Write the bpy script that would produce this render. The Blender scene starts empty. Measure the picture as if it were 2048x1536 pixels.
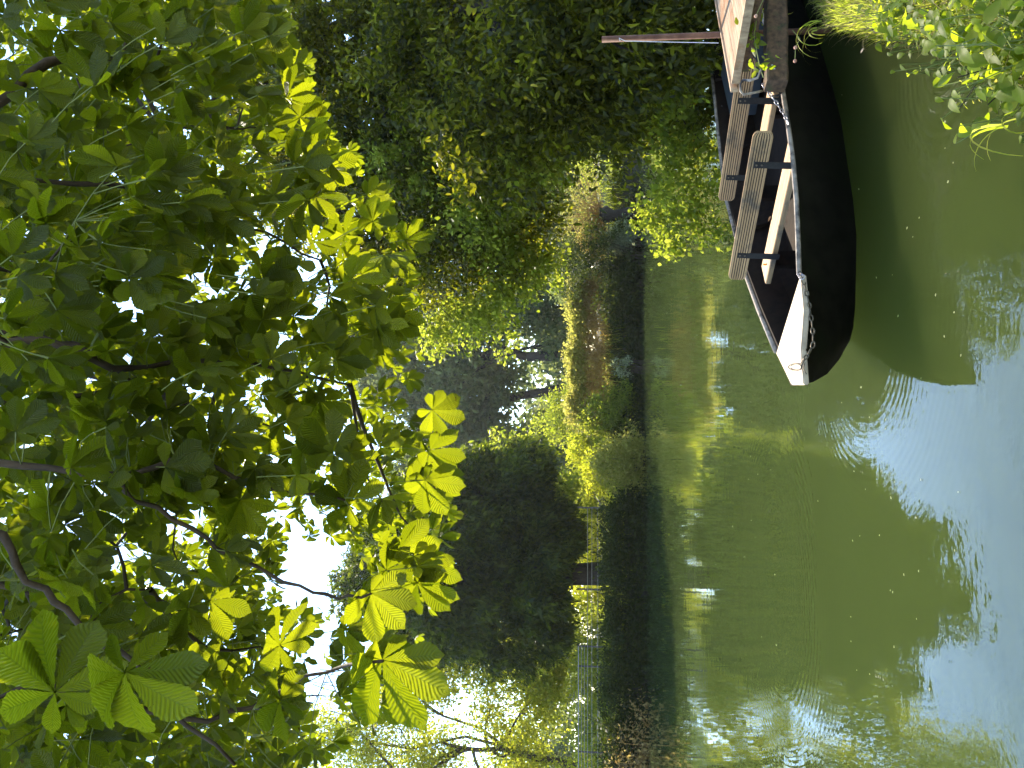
import bpy, bmesh, math, random
import numpy as np
from mathutils import Vector, Matrix
R = math.radians
sc = bpy.context.scene
C = sc.collection

# ------------------------------------------------------------------ camera, sky, sun, exposure
H, F, PITCH = 1.75, 1537.0, R(6)
cam_d = bpy.data.cameras.new('camera'); cam = bpy.data.objects.new('camera', cam_d); C.objects.link(cam)
fw = Vector((0, math.cos(PITCH), math.sin(PITCH))); up = Vector((0, -math.sin(PITCH), math.cos(PITCH))); rt = Vector((1, 0, 0))
m3 = Matrix((-up, rt, -fw)).transposed()          # the camera is turned on its side: image right is down
cam.matrix_world = Matrix.Translation((0, 0, H)) @ m3.to_4x4()
cam_d.sensor_fit = 'HORIZONTAL'; cam_d.sensor_width = 36; cam_d.lens = F / 2048 * 36
cam_d.clip_start = 0.05; cam_d.clip_end = 2000
sc.camera = cam
SUN_AZ, SUN_EL = R(-3), R(45)
w = bpy.data.worlds.new('World'); sc.world = w; w.use_nodes = True
nt = w.node_tree; nt.nodes.clear()
sky = nt.nodes.new('ShaderNodeTexSky'); sky.sky_type = 'NISHITA'; sky.sun_disc = False
sky.sun_elevation = SUN_EL; sky.sun_rotation = SUN_AZ; sky.dust_density = .1; sky.ozone_density = 2.5
bg = nt.nodes.new('ShaderNodeBackground'); bg.inputs[1].default_value = 0.15
wo = nt.nodes.new('ShaderNodeOutputWorld'); nt.links.new(sky.outputs[0], bg.inputs[0]); nt.links.new(bg.outputs[0], wo.inputs[0])
sl = bpy.data.lights.new('sun', 'SUN'); sl.energy = 3.3; sl.angle = R(0.5); sl.color = (1, .90, .72)
sun = bpy.data.objects.new('sun', sl); C.objects.link(sun)
sdir = Vector((math.sin(SUN_AZ) * math.cos(SUN_EL), math.cos(SUN_AZ) * math.cos(SUN_EL), math.sin(SUN_EL)))
sun.rotation_euler = sdir.to_track_quat('Z', 'Y').to_euler()
sc.view_settings.view_transform = 'Standard'; sc.view_settings.look = 'None'
sc.view_settings.exposure = 2.05; sc.view_settings.gamma = 1
sc.render.engine = 'CYCLES'
sc.cycles.max_bounces = 7; sc.cycles.diffuse_bounces = 3; sc.cycles.glossy_bounces = 3; sc.cycles.transmission_bounces = 4
sc.cycles.caustics_reflective = False; sc.cycles.caustics_refractive = False
sc.cycles.sample_clamp_indirect = 6

# ------------------------------------------------------------------ helpers
def ray(x, y):
    a = (1536 - y - 768) / F; b = (1024 - x) / F
    return np.array([a, math.cos(PITCH) - b * math.sin(PITCH), math.sin(PITCH) + b * math.cos(PITCH)])
def at(x, y, Y):                      # place seen at (x, y) of the photograph, Y metres ahead
    r = ray(x, y); return r / r[1] * Y + np.array([0, 0, H])
def on(x, y, z):                      # the same on a level z
    r = ray(x, y); return r * ((z - H) / r[2]) + np.array([0, 0, H])
def upr(u, v, Y): return at(v, 1536 - u, Y)
def tag(o, label=None, cat=None, group=None, kind=None):
    if label: o['label'] = label
    if cat: o['category'] = cat
    if group: o['group'] = group
    if kind: o['kind'] = kind
    return o
def wloc(p):
    v = np.zeros(3)
    while p is not None: v = v + np.array(p.location); p = p.parent
    return v
def link(name, me, mat, parent=None, smooth=False):
    o = bpy.data.objects.new(name, me); C.objects.link(o)
    if parent is not None: o.parent = parent
    if mat is not None: me.materials.append(mat)
    if smooth: me.polygons.foreach_set('use_smooth', np.ones(len(me.polygons), bool))
    return o
def empty(name, loc, label=None, cat=None, group=None):
    o = bpy.data.objects.new(name, None); C.objects.link(o); o.location = loc; o.empty_display_size = .1
    return tag(o, label, cat, group)
class MB:
    def __init__(s): s.v = []; s.f = []
    def add(s, vs, fs):
        n = len(s.v); s.v += [tuple(map(float, p)) for p in vs]; s.f += [tuple(i + n for i in f) for f in fs]; return s
    def tube(s, pts, r, n=8, caps=True):
        pts = [Vector(p) for p in pts]
        rs = r if hasattr(r, '__len__') else [r] * len(pts)
        vs = []; fs = []
        t0 = (pts[1] - pts[0]).normalized()
        a = t0.orthogonal().normalized()
        for i, p in enumerate(pts):
            t = (pts[min(i + 1, len(pts) - 1)] - pts[max(i - 1, 0)]).normalized()
            a = (a - t * a.dot(t))
            a = a.normalized() if a.length > 1e-6 else t.orthogonal().normalized()
            b = t.cross(a)
            for k in range(n):
                an = 2 * math.pi * k / n
                vs.append(p + (a * math.cos(an) + b * math.sin(an)) * rs[i])
        for i in range(len(pts) - 1):
            for k in range(n):
                k2 = (k + 1) % n
                fs.append((i * n + k, i * n + k2, (i + 1) * n + k2, (i + 1) * n + k))
        if caps:
            fs.append(tuple(reversed(range(n)))); m = (len(pts) - 1) * n; fs.append(tuple(m + k for k in range(n)))
        return s.add(vs, fs)
    def prism(s, prof, p0, p1, xd, yd, stations=None):
        # prof: closed 2D outline; stations: list of (t, scale x, scale y)
        p0, p1, xd, yd = map(Vector, (p0, p1, xd, yd)); n = len(prof)
        st = stations or [(0, 1, 1), (1, 1, 1)]; vs = []; fs = []
        for t, sx, sy in st:
            p = p0.lerp(p1, t)
            for a, b in prof: vs.append(p + xd * a * sx + yd * b * sy)
        for i in range(len(st) - 1):
            for k in range(n):
                k2 = (k + 1) % n
                fs.append((i * n + k, i * n + k2, (i + 1) * n + k2, (i + 1) * n + k))
        fs.append(tuple(reversed(range(n)))); m = (len(st) - 1) * n; fs.append(tuple(m + k for k in range(n)))
        return s.add(vs, fs)
    def box(s, c, ax, hs):              # centre, three unit axes, half sizes
        c = Vector(c); ax = [Vector(a) for a in ax]; vs = []
        for i in (-1, 1):
            for j in (-1, 1):
                for k in (-1, 1): vs.append(c + ax[0] * i * hs[0] + ax[1] * j * hs[1] + ax[2] * k * hs[2])
        return s.add(vs, [(0, 1, 3, 2), (4, 6, 7, 5), (0, 4, 5, 1), (2, 3, 7, 6), (0, 2, 6, 4), (1, 5, 7, 3)])
    def build(s, name, mat, parent=None, smooth=False, bevel=0):
        off = wloc(parent); me = bpy.data.meshes.new(name)
        me.from_pydata([tuple(np.array(p) - off) for p in s.v], [], s.f)
        bm = bmesh.new(); bm.from_mesh(me)
        bmesh.ops.recalc_face_normals(bm, faces=bm.faces)
        if bevel: bmesh.ops.bevel(bm, geom=bm.edges[:], offset=bevel, segments=2, affect='EDGES', clamp_overlap=True)
        bm.to_mesh(me); bm.free()
        return link(name, me, mat, parent, smooth)
def np_mesh(name, V, nper, mat, parent=None, faces=None, tint=None, uv=None, smooth=False):
    off = wloc(parent); me = bpy.data.meshes.new(name)
    V = (V - off).astype(np.float32)
    fs = np.arange(len(V)).reshape(-1, nper) if faces is None else faces
    me.vertices.add(len(V)); me.vertices.foreach_set('co', V.ravel())
    me.loops.add(fs.size); me.loops.foreach_set('vertex_index', fs.ravel().astype(np.int32))
    me.polygons.add(len(fs)); me.polygons.foreach_set('loop_start', (np.arange(len(fs)) * fs.shape[1]).astype(np.int32))
    me.update(calc_edges=True)
    if tint is not None:
        a = me.attributes.new('tint', 'FLOAT', 'POINT'); a.data.foreach_set('value', tint.astype(np.float32))
    if uv is not None:
        l = me.uv_layers.new(name='UVMap'); l.data.foreach_set('uv', uv[fs.ravel()].astype(np.float32).ravel())
    return link(name, me, mat, parent, smooth)
def unit(a): return a / (np.linalg.norm(a, axis=-1, keepdims=True) + 1e-9)
def wob(p0, p1, n, amp, rg, sag=0):
    p0 = np.array(p0, float); p1 = np.array(p1, float); L = np.linalg.norm(p1 - p0); out = []
    o1, o2 = rg.normal(size=3), rg.normal(size=3)
    for i in range(n + 1):
        t = i / n; k = math.sin(math.pi * t)
        out.append(p0 + (p1 - p0) * t + amp * L * k * (o1 * math.sin(3 * t + 1) + o2 * .6 * math.sin(7 * t)) + np.array([0, 0, sag * L * k]))
    return out

# ------------------------------------------------------------------ materials
def newmat(name):
    m = bpy.data.materials.new(name); m.use_nodes = True; t = m.node_tree; t.nodes.clear()
    o = t.nodes.new('ShaderNodeOutputMaterial'); return m, t, o
def N(t, typ, **kw):
    n = t.nodes.new(typ)
    for k, v in kw.items():
        if k in n.inputs: n.inputs[k].default_value = v
        else: setattr(n, k, v)
    return n
def mixc(t, fac, a, b, bt='MIX'):
    n = t.nodes.new('ShaderNodeMix'); n.data_type = 'RGBA'; n.blend_type = bt
    for s, v in ((n.inputs[0], fac), (n.inputs[6], a), (n.inputs[7], b)):
        if isinstance(v, bpy.types.NodeSocket): t.links.new(v, s)
        elif isinstance(v, tuple): s.default_value = v if len(v) == 4 else v + (1,)
        else: s.default_value = v
    return n.outputs[2]
def ramp(t, fac, stops):
    r = t.nodes.new('ShaderNodeValToRGB'); e = r.color_ramp.elements
    while len(e) < len(stops): e.new(.5)
    for i, (p, c) in enumerate(stops): e[i].position = p; e[i].color = c if len(c) == 4 else c + (1,)
    t.links.new(fac, r.inputs[0]); return r.outputs[0]
def math_(t, op, a, b=None, c=None):
    n = t.nodes.new('ShaderNodeMath'); n.operation = op
    for i, v in enumerate((a, b, c)):
        if v is None: continue
        if isinstance(v, bpy.types.NodeSocket): t.links.new(v, n.inputs[i])
        else: n.inputs[i].default_value = v
    return n.outputs[0]
def noise(t, scale, detail=3, rough=.55, vec=None, stretch=None):
    n = N(t, 'ShaderNodeTexNoise', Scale=scale, Detail=detail, Roughness=rough)
    if vec is None:
        vec = t.nodes.new('ShaderNodeNewGeometry').outputs['Position']
    if stretch:
        mp = t.nodes.new('ShaderNodeMapping'); mp.vector_type = 'TEXTURE'; mp.inputs['Scale'].default_value = tuple(1 / q for q in stretch[:3])
        if len(stretch) > 3: mp.inputs['Rotation'].default_value = (0, 0, stretch[3])
        t.links.new(vec, mp.inputs[0]); vec = mp.outputs[0]
    t.links.new(vec, n.inputs['Vector']); return n.outputs['Fac']
def leafmat(name, dark, light, tdark, tlight, tw=.5, rough=.5, spec=.12, veins=False):
    m, t, o = newmat(name)
    at_ = t.nodes.new('ShaderNodeAttribute'); at_.attribute_name = 'tint'; f = at_.outputs['Fac']
    c = mixc(t, f, dark, light); tc = mixc(t, f, tdark, tlight)
    p = N(t, 'ShaderNodeBsdfPrincipled', Roughness=rough); p.inputs['Specular IOR Level'].default_value = spec
    tr = t.nodes.new('ShaderNodeBsdfTranslucent'); mx = t.nodes.new('ShaderNodeMixShader'); mx.inputs[0].default_value = tw
    if veins:
        uv = t.nodes.new('ShaderNodeUVMap'); uv.uv_map = 'UVMap'
        s = t.nodes.new('ShaderNodeSeparateXYZ'); t.links.new(uv.outputs[0], s.inputs[0])
        ax = math_(t, 'ABSOLUTE', math_(t, 'SUBTRACT', s.outputs[0], .5))           # 0 at the midrib, .5 at the edge
        ph = math_(t, 'SUBTRACT', s.outputs[1], math_(t, 'MULTIPLY', ax, .34))
        wv = math_(t, 'COSINE', math_(t, 'MULTIPLY', ph, 2 * math.pi * 16))
        vein = math_(t, 'POWER', math_(t, 'MULTIPLY_ADD', wv, .5, .5), 5)
        rib = math_(t, 'LESS_THAN', ax, .022)
        vv = math_(t, 'MAXIMUM', vein, rib)
        fine = noise(t, 60, 3)
        sp_ = noise(t, 23, 2)
        c = mixc(t, math_(t, 'MULTIPLY', vv, .35), c, (.14, .17, .06))
        c = mixc(t, math_(t, 'MULTIPLY', fine, .35), c, (.03, .05, .012))
        tc = mixc(t, math_(t, 'MULTIPLY', vv, .38), tc, (.10, .17, .01))
        spot = math_(t, 'GREATER_THAN', sp_, .745)
        c = mixc(t, math_(t, 'MULTIPLY', spot, .8), c, (.09, .05, .015)); tc = mixc(t, math_(t, 'MULTIPLY', spot, .8), tc, (.08, .04, .005))
        b = N(t, 'ShaderNodeBump', Strength=.4, Distance=.004); t.links.new(math_(t, 'MULTIPLY', wv, -1), b.inputs['Height'])
        t.links.new(b.outputs[0], p.inputs['Normal']); t.links.new(b.outputs[0], tr.inputs['Normal'])
    t.links.new(c, p.inputs['Base Color']); t.links.new(tc, tr.inputs[0])
    t.links.new(p.outputs[0], mx.inputs[1]); t.links.new(tr.outputs[0], mx.inputs[2]); t.links.new(mx.outputs[0], o.inputs[0])
    return m
def plain(name, c1, c2, scale=8, rough=.7, bump=.3, dist=.01, stretch=None, spec=.3, metal=0, c3=None, detail=5):
    m, t, o = newmat(name)
    p = N(t, 'ShaderNodeBsdfPrincipled', Roughness=rough, Metallic=metal); p.inputs['Specular IOR Level'].default_value = spec
    n1 = noise(t, scale, detail, .6, stretch=stretch)
    c = ramp(t, n1, [(.3, c1), (.7, c2)])
    if c3:
        n2 = noise(t, scale * .37, 4, .6); c = mixc(t, ramp(t, n2, [(.52, (0, 0, 0)), (.66, (1, 1, 1))]), c, c3)
    t.links.new(c, p.inputs['Base Color'])
    if bump:
        b = N(t, 'ShaderNodeBump', Strength=bump, Distance=dist); t.links.new(n1, b.inputs['Height']); t.links.new(b.outputs[0], p.inputs['Normal'])
    t.links.new(p.outputs[0], o.inputs[0]); return m

M = {}
M['chestnut_leaf'] = leafmat('chestnut_leaf', (.028, .035, .003), (.058, .068, .006), (.18, .23, .002), (.54, .58, .010), tw=.55, rough=.38, spec=.3, veins=True)
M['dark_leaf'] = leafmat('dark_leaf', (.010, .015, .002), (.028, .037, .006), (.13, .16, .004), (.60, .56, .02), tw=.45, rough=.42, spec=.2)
M['fringe_leaf'] = leafmat('fringe_leaf', (.06, .09, .010), (.13, .16, .02), (.32, .40, .02), (.62, .64, .07), tw=.58, rough=.5)  # brighter leaf tone; on the tree edges it stands in for sunlight
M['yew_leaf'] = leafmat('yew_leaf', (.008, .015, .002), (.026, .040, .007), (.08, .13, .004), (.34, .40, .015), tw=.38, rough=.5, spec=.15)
M['airy_leaf'] = leafmat('airy_leaf', (.07, .09, .012), (.15, .17, .03), (.42, .50, .02), (.80, .76, .06), tw=.6, rough=.6, spec=.05)
M['far_leaf'] = leafmat('far_leaf', (.045, .065, .025), (.10, .13, .05), (.18, .24, .06), (.40, .44, .12), tw=.5, rough=.6)
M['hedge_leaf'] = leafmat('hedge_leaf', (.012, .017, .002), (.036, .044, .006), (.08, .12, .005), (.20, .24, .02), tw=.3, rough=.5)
M['yellow_leaf'] = leafmat('yellow_leaf', (.13, .14, .02), (.26, .23, .05), (.40, .40, .05), (.66, .58, .13), tw=.55, rough=.6)
M['rusty_leaf'] = leafmat('rusty_leaf', (.20, .13, .045), (.38, .27, .10), (.45, .30, .07), (.70, .55, .16), tw=.55, rough=.7)
M['pale_leaf'] = leafmat('pale_leaf', (.14, .16, .08), (.32, .34, .20), (.28, .34, .10), (.5, .52, .2), tw=.4, rough=.6)
M['grass'] = leafmat('grass', (.15, .17, .015), (.32, .31, .06), (.44, .56, .02), (.78, .80, .12), tw=.55, rough=.5)
M['dry_grass'] = leafmat('dry_grass', (.16, .13, .06), (.34, .28, .14), (.3, .24, .08), (.5, .42, .18), tw=.4, rough=.7)
M['weed'] = leafmat('weed', (.05, .08, .012), (.12, .16, .025), (.34, .46, .01), (.62, .70, .03), tw=.55, rough=.5, spec=.2)
M['bark'] = plain('bark', (.030, .022, .014), (.085, .062, .042), 14, .85, .8, .02, stretch=(1, 1, .35))
M['dark_bark'] = plain('dark_bark', (.018, .014, .010), (.05, .038, .028), 12, .9, .8, .03, stretch=(1, 1, .3))
M['twig'] = plain('twig', (.22, .12, .03), (.50, .30, .09), 20, .8, .2)
M['soil'] = plain('soil', (.030, .024, .014), (.075, .065, .035), 3, .95, .8, .05, c3=(.045, .07, .02))
M['hull'] = plain('hull', (.006, .005, .0025), (.014, .011, .006), 9, .75, .25, .004, spec=.03, c3=(.010, .010, .004))
M['hull_inside'] = plain('hull_inside', (.010, .006, .004), (.026, .014, .008), 14, .8, .4, .004, spec=.1)
M['rim'] = plain('rim', (.20, .15, .115), (.46, .37, .30), 22, .6, .3, .003, spec=.3, c3=(.05, .04, .04))
M['deck_wood'] = plain('deck_wood', (.33, .24, .16), (.56, .43, .30), 9, .5, .25, .002, stretch=(.12, 1.6, 1, R(131)), spec=.5)
M['plank'] = plain('plank', (.28, .165, .075), (.62, .39, .20), 14, .62, .4, .002, stretch=(.10, 2, 3, R(131)), c3=(.16, .12, .08))
M['plank_groove'] = plain('plank_groove', (.030, .018, .010), (.08, .05, .03), 14, .9, .2, .002)
M['dock_wood'] = plain('dock_wood', (.22, .145, .09), (.50, .35, .22), 12, .6, .5, .003, stretch=(.12, 2.5, 1, R(35.6)), c3=(.30, .14, .06))
M['beam_wood'] = plain('beam_wood', (.035, .022, .014), (.16, .09, .05), 26, .85, .9, .01, c3=(.06, .06, .025))
M['strap'] = plain('strap', (.012, .011, .010), (.026, .023, .021), 30, .6, .2, .001, spec=.2)
M['box'] = plain('box', (.018, .022, .025), (.035, .04, .045), 12, .55, .2, .002, spec=.5)
M['steel'] = plain('steel', (.28, .26, .28), (.55, .50, .52), 40, .35, .3, .001, metal=.8, c3=(.20, .12, .08))
M['old_steel'] = plain('old_steel', (.06, .045, .03), (.22, .17, .12), 40, .5, .3, .001, metal=.5)
M['rust'] = plain('rust', (.09, .035, .02), (.20, .095, .055), 16, .75, .4, .003)
M['post'] = plain('post', (.05, .045, .035), (.14, .12, .09), 10, .85, .4, .01)
M['wire'] = plain('wire', (.18, .18, .16), (.36, .34, .30), 10, .6, .1)
M['paint_chip'] = plain('paint_chip', (.45, .45, .42), (.7, .7, .66), 30, .7, .3, .002)
M['cord'] = plain('cord', (.5, .5, .55), (.75, .75, .8), 30, .7, .1)
M['orange_leaf'] = leafmat('orange_leaf', (.30, .10, .02), (.45, .18, .03), (.6, .2, .02), (.8, .35, .04), tw=.4)
M['brown_leaf'] = leafmat('brown_leaf', (.14, .08, .04), (.25, .16, .08), (.2, .1, .03), (.3, .2, .08), tw=.3)
M['bud'] = plain('bud', (.35, .14, .09), (.6, .36, .26), 40, .6, .1)
M['snail'] = plain('snail', (.35, .26, .18), (.62, .52, .40), 30, .4, .2, .002)

# water
m, t, o = newmat('pond_water'); M['water'] = m
p = N(t, 'ShaderNodeBsdfPrincipled', Roughness=.012, IOR=1.333)
p.inputs['Subsurface Weight'].default_value = 1; p.inputs['Subsurface Radius'].default_value = (.9, 1, .7); p.inputs['Subsurface Scale'].default_value = 14.0; p.inputs['Specular IOR Level'].default_value = .72
n0 = noise(t, .35, 3)
t.links.new(ramp(t, n0, [(.3, (.038, .054, .012)), (.7, (.042, .060, .014))]), p.inputs['Base Color'])
geo = t.nodes.new('ShaderNodeNewGeometry').outputs['Position']
mask = ramp(t, noise(t, .45, 3, .6, stretch=(1, .6, 1)), [(.38, (.10, .10, .10)), (.62, (1, 1, 1))])
r1 = noise(t, 3.2, 3, .5, stretch=(.55, 1, 1)); r2 = noise(t, 11, 3, .55, stretch=(.7, 1, 1)); r3 = noise(t, .9, 2)
def rings(cx, cy, wl, rad):
    vm = t.nodes.new('ShaderNodeVectorMath'); vm.operation = 'DISTANCE'; t.links.new(geo, vm.inputs[0]); vm.inputs[1].default_value = (cx, cy, 0)
    d = math_(t, 'ADD', vm.outputs['Value'], math_(t, 'MULTIPLY', r3, .12))
    s = math_(t, 'SINE', math_(t, 'MULTIPLY', d, 2 * math.pi / wl))
    fall = ramp(t, math_(t, 'DIVIDE', d, rad), [(0, (.2, .2, .2)), (.6, (1, 1, 1)), (1.0, (0, 0, 0))])
    return math_(t, 'MULTIPLY', s, fall)
hsum = math_(t, 'MULTIPLY', math_(t, 'ADD', math_(t, 'MULTIPLY', r1, .0028), math_(t, 'MULTIPLY', r2, .0006)), mask)
hsum = math_(t, 'ADD', hsum, math_(t, 'MULTIPLY', r3, .0014))
for cx, cy, wl, rad, am in ((.35, 5.2, .055, 1.9, .00010), (-1.9, 7.6, .075, 2.2, .00016), (1.7, 4.0, .06, .9, .0005)):
    hsum = math_(t, 'ADD', hsum, math_(t, 'MULTIPLY', rings(cx, cy, wl, rad), am))
sy = t.nodes.new('ShaderNodeSeparateXYZ'); t.links.new(geo, sy.inputs[0])
nearw = math_(t, 'MULTIPLY', ramp(t, math_(t, 'DIVIDE', sy.outputs[1], 8), [(.42, (1, 1, 1)), (.62, (0, 0, 0))]), ramp(t, math_(t, 'DIVIDE', sy.outputs[0], 2), [(.1, (.25, .25, .25)), (.5, (1, 1, 1))]))
patch = ramp(t, noise(t, 2.1, 3, .6), [(.46, (0, 0, 0)), (.62, (1, 1, 1))])
hsum = math_(t, 'ADD', hsum, math_(t, 'MULTIPLY', math_(t, 'MULTIPLY', math_(t, 'MULTIPLY', nearw, patch), noise(t, 17, 2, .5)), .0085))
b = N(t, 'ShaderNodeBump', Strength=1.0, Distance=1.0); t.links.new(hsum, b.inputs['Height']); t.links.new(b.outputs[0], p.inputs['Normal'])
t.links.new(p.outputs[0], o.inputs[0])

# ------------------------------------------------------------------ ground and water
POND = np.array([(2.75, 5.55), (2.02, 4.85), (1.72, 4.1), (1.38, 3.5), (1.12, 3.05), (.78, 2.7), (.2, 1.7), (-.9, 1.15), (-4, .9), (-11, 2.5), (-17, 9), (-19, 22),
                 (-14, 25.4), (-8, 26.2), (-4.6, 26.8), (-3.1, 27.1), (-2.4, 27.6), (1.5, 28.8), (5.2, 30.2), (8.6, 30.8), (11, 29), (9.6, 22), (7.6, 14), (5.3, 9.2), (3.6, 6.7)])
def sdf(X, Y):                          # negative inside the pond
    P = np.stack([X, Y], -1); d = np.full(X.shape, 1e9); ins = np.zeros(X.shape, bool)
    for i in range(len(POND)):
        a = POND[i]; b = POND[(i + 1) % len(POND)]; e = b - a; q = P - a
        h = np.clip((q @ e) / (e @ e), 0, 1); d = np.minimum(d, np.linalg.norm(q - h[..., None] * e, axis=-1))
        c = ((a[1] > Y) != (b[1] > Y)) & (X < (b[0] - a[0]) * (Y - a[1]) / (b[1] - a[1] + 1e-12) + a[0]); ins ^= c
    return np.where(ins, -d, d)
def ground_z(X, Y):
    X = np.asarray(X, float); Y = np.asarray(Y, float); s = sdf(X, Y)
    n = .05 * np.sin(X * 2.3 + 1) * np.sin(Y * 1.9) + .03 * np.sin(X * 5.1) * np.cos(Y * 4.3 + X)
    k = np.clip((s + .10) / .26, 0, 1); k = k * k * (3 - 2 * k)
    hi = .30 + .28 * np.clip((Y - 12) / 8, 0, 1) + .02 * np.clip(s, 0, 40)
    return -.5 + (hi + .5) * k + n * np.clip(s + .3, 0, 1)
gx = np.concatenate([np.linspace(-100, -22, 22), np.linspace(-20, -3, 50), np.arange(-2.7, 4.2, .11), np.linspace(4.4, 22, 60), np.linspace(24, 100, 22)])
gy = np.concatenate([np.linspace(-18, -3, 12), np.arange(-2.5, 9, .12), np.linspace(9.3, 34, 90), np.linspace(36, 135, 40)])
GX, GY = np.meshgrid(gx, gy); GZ = ground_z(GX, GY)
V = np.stack([GX, GY, GZ], -1).reshape(-1, 3); nx = len(gx); ny = len(gy)
ii, jj = np.meshgrid(np.arange(nx - 1), np.arange(ny - 1)); q = (jj * nx + ii).ravel()
tag(np_mesh('ground', V, 4, M['soil'], faces=np.stack([q, q + 1, q + nx + 1, q + nx], 1), smooth=True), kind='structure')
MB().add([(-40, -3, 0), (40, -3, 0), (40, 40, 0), (-40, 40, 0)], [(0, 1, 2, 3)]).build('water', M['water'])
tag(bpy.data.objects['water'], kind='structure')

# ------------------------------------------------------------------ foliage
def leaves(name, Cn, D, Nn, L, W, mat, parent=None, six=False, fold=.15, label=None):
    D = unit(D); S = unit(np.cross(D, Nn)); Nn = np.cross(S, D); L = np.asarray(L)[:, None]; W = np.asarray(W)[:, None]
    if six:
        parts = [Cn, Cn + D * L * .3 - S * W * .45 + Nn * W * fold, Cn + D * L * .7 - S * W * .4 + Nn * W * fold, Cn + D * L - Nn * L * .08,
                 Cn + D * L * .7 + S * W * .4 + Nn * W * fold, Cn + D * L * .3 + S * W * .45 + Nn * W * fold]
    else:
        parts = [Cn, Cn + D * L * .45 - S * W * .5 + Nn * W * fold, Cn + D * L, Cn + D * L * .45 + S * W * .5 + Nn * W * fold]
    V = np.stack(parts, 1); k = V.shape[1]
    tn = np.repeat(RG.random(len(V)), k)
    return np_mesh(name, V.reshape(-1, 3), k, mat, parent, tint=tn)
RG = np.random.default_rng(7)
def rdirs(n): return unit(RG.normal(size=(n, 3)))
def clusters(blobs, n, shell=.45, rough=.25, flat_bottom=None):
    bl = np.array([(b[0], b[1], b[2], b[3], b[4] if len(b) > 4 else b[3], b[5] if len(b) > 5 else b[3]) for b in blobs], float)
    wgt = (bl[:, 3] * bl[:, 4] * bl[:, 5]) ** .75; idx = RG.choice(len(bl), n, p=wgt / wgt.sum()); B = bl[idx]
    d = rdirs(n); r = shell + (1 - shell) * RG.random(n) ** .6
    r *= 1 + rough * np.sin(d[:, 0] * 5 + idx) * np.sin(d[:, 2] * 6 + idx * 2) + rough * .5 * RG.normal(size=n) * .5
    return B[:, :3] + d * r[:, None] * B[:, 3:6], d, idx, bl
def foliage(name, parent, cl, d, per, crad, L, W, mat, droop=.2, six=False, outw=.6, flat=.6, jit=.35):
    n = len(cl) * per; c = np.repeat(cl, per, 0); dd = np.repeat(d, per, 0)
    sz = np.repeat(.6 + .8 * RG.random(len(cl)), per)[:, None]
    P = c + RG.normal(size=(n, 3)) * np.array([1, 1, .75]) * crad * sz
    D = rdirs(n) + dd * outw + np.array([0, 0, -droop]); Nn = rdirs(n) + np.array([0, 0, flat])
    l = L * (1 + jit * RG.normal(size=n)).clip(.45, 1.7)
    return leaves(name, P, D, Nn, l, l * (W / L), mat, parent, six)
def px(r, Y): return r / F * Y
def tree(name, label, cat, base, ublobs, Y, ncl, per, crad, L, W, leaf, tr, bark='bark', group=None, droop=.2, six=False, shell=.45, top=None, flat=.6, lean=None, outw=.6, extra=None, zs=.8):
    # ublobs: (u, v, r) seen in the upright photograph, at distance Y (4th entry: metres nearer or farther)
    bl = []
    for b in ublobs:
        yy = Y + (b[3] if len(b) > 3 else 0); c = upr(b[0], b[1], yy); r = px(b[2], yy); bl.append((c[0], c[1], c[2], r, r, r * zs))
    root = empty(name, base, label, cat, group); rg = np.random.default_rng(abs(hash_(name + label)) % 99991)
    cl, d, idx, B = clusters(bl, ncl, shell)
    keep = cl[:, 2] > .02; cl, d, idx = cl[keep], d[keep], idx[keep]
    mb = MB(); base = np.array(base, float)
    tp = np.array(top) if top is not None else np.array([np.average(B[:, 0]), np.average(B[:, 1]), np.average(B[:, 2])])
    fork = base + (tp - base) * .45
    mb.tube(wob(base - [0, 0, .3], fork, 5, .03, rg), np.linspace(tr, tr * .72, 6) * np.array([1.35, 1.05, 1, 1, 1, 1]), 10)
    mb.tube(wob(fork, tp, 5, .04, rg), np.linspace(tr * .7, tr * .3, 6), 8)
    for k in range(len(B)):
        s = fork + (tp - fork) * rg.random() * .8
        pts = wob(s, B[k, :3], 6, .06, rg, .05); mb.tube(pts, np.linspace(tr * .38, tr * .14, 7), 6)
        own = np.where(idx == k)[0]
        for j in own[:7]: mb.tube(wob(pts[4], cl[j], 4, .08, rg), np.linspace(tr * .12, tr * .025, 5), 4, caps=False)
    mb.build('trunk', M[bark], root, smooth=True)
    foliage('crown', root, cl, d, per, crad, L, W, M[leaf], droop, six, outw, flat)
    if extra: extra(root)
    return root
def hash_(s):
    h = 7
    for ch in s: h = (h * 131 + ord(ch)) % 1000003
    return h
def gz(x, y): return float(ground_z(np.array([x]), np.array([y]))[0])
def bush(name, label, cat, ublobs, Y, ncl, per, crad, L, W, leaf, group=None, droop=.1, stems=14, zs=.9, shell=.3, mat_stem='bark', flat=.4):
    bl = []
    for b in ublobs:
        yy = Y + (b[3] if len(b) > 3 else 0); c = upr(b[0], b[1], yy); r = px(b[2], yy); bl.append((c[0], c[1], c[2], r, r * .8, r * zs * (b[4] if len(b) > 4 else 1)))
    cl, d, idx, B = clusters(bl, ncl, shell); cl[:, 2] = np.maximum(cl[:, 2], .05 + .2 * RG.random(len(cl)))
    cx, cy = B[:, 0].mean(), B[:, 1].mean() + .3; g = gz(cx, cy); root = empty(name, (cx, cy, g), label, cat, group)
    mb = MB(); rg = np.random.default_rng(3)
    for k in range(stems):
        j = rg.integers(len(cl)); b0 = np.array([cx, cy, g - .1]); mb.tube(wob(b0, cl[j], 4, .07, rg), np.linspace(.03, .006, 5), 5, caps=False)
    mb.build('stem', M[mat_stem], root); foliage('foliage', root, cl, d, per, crad, L, W, M[leaf], droop, flat=flat)
    return root

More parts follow.
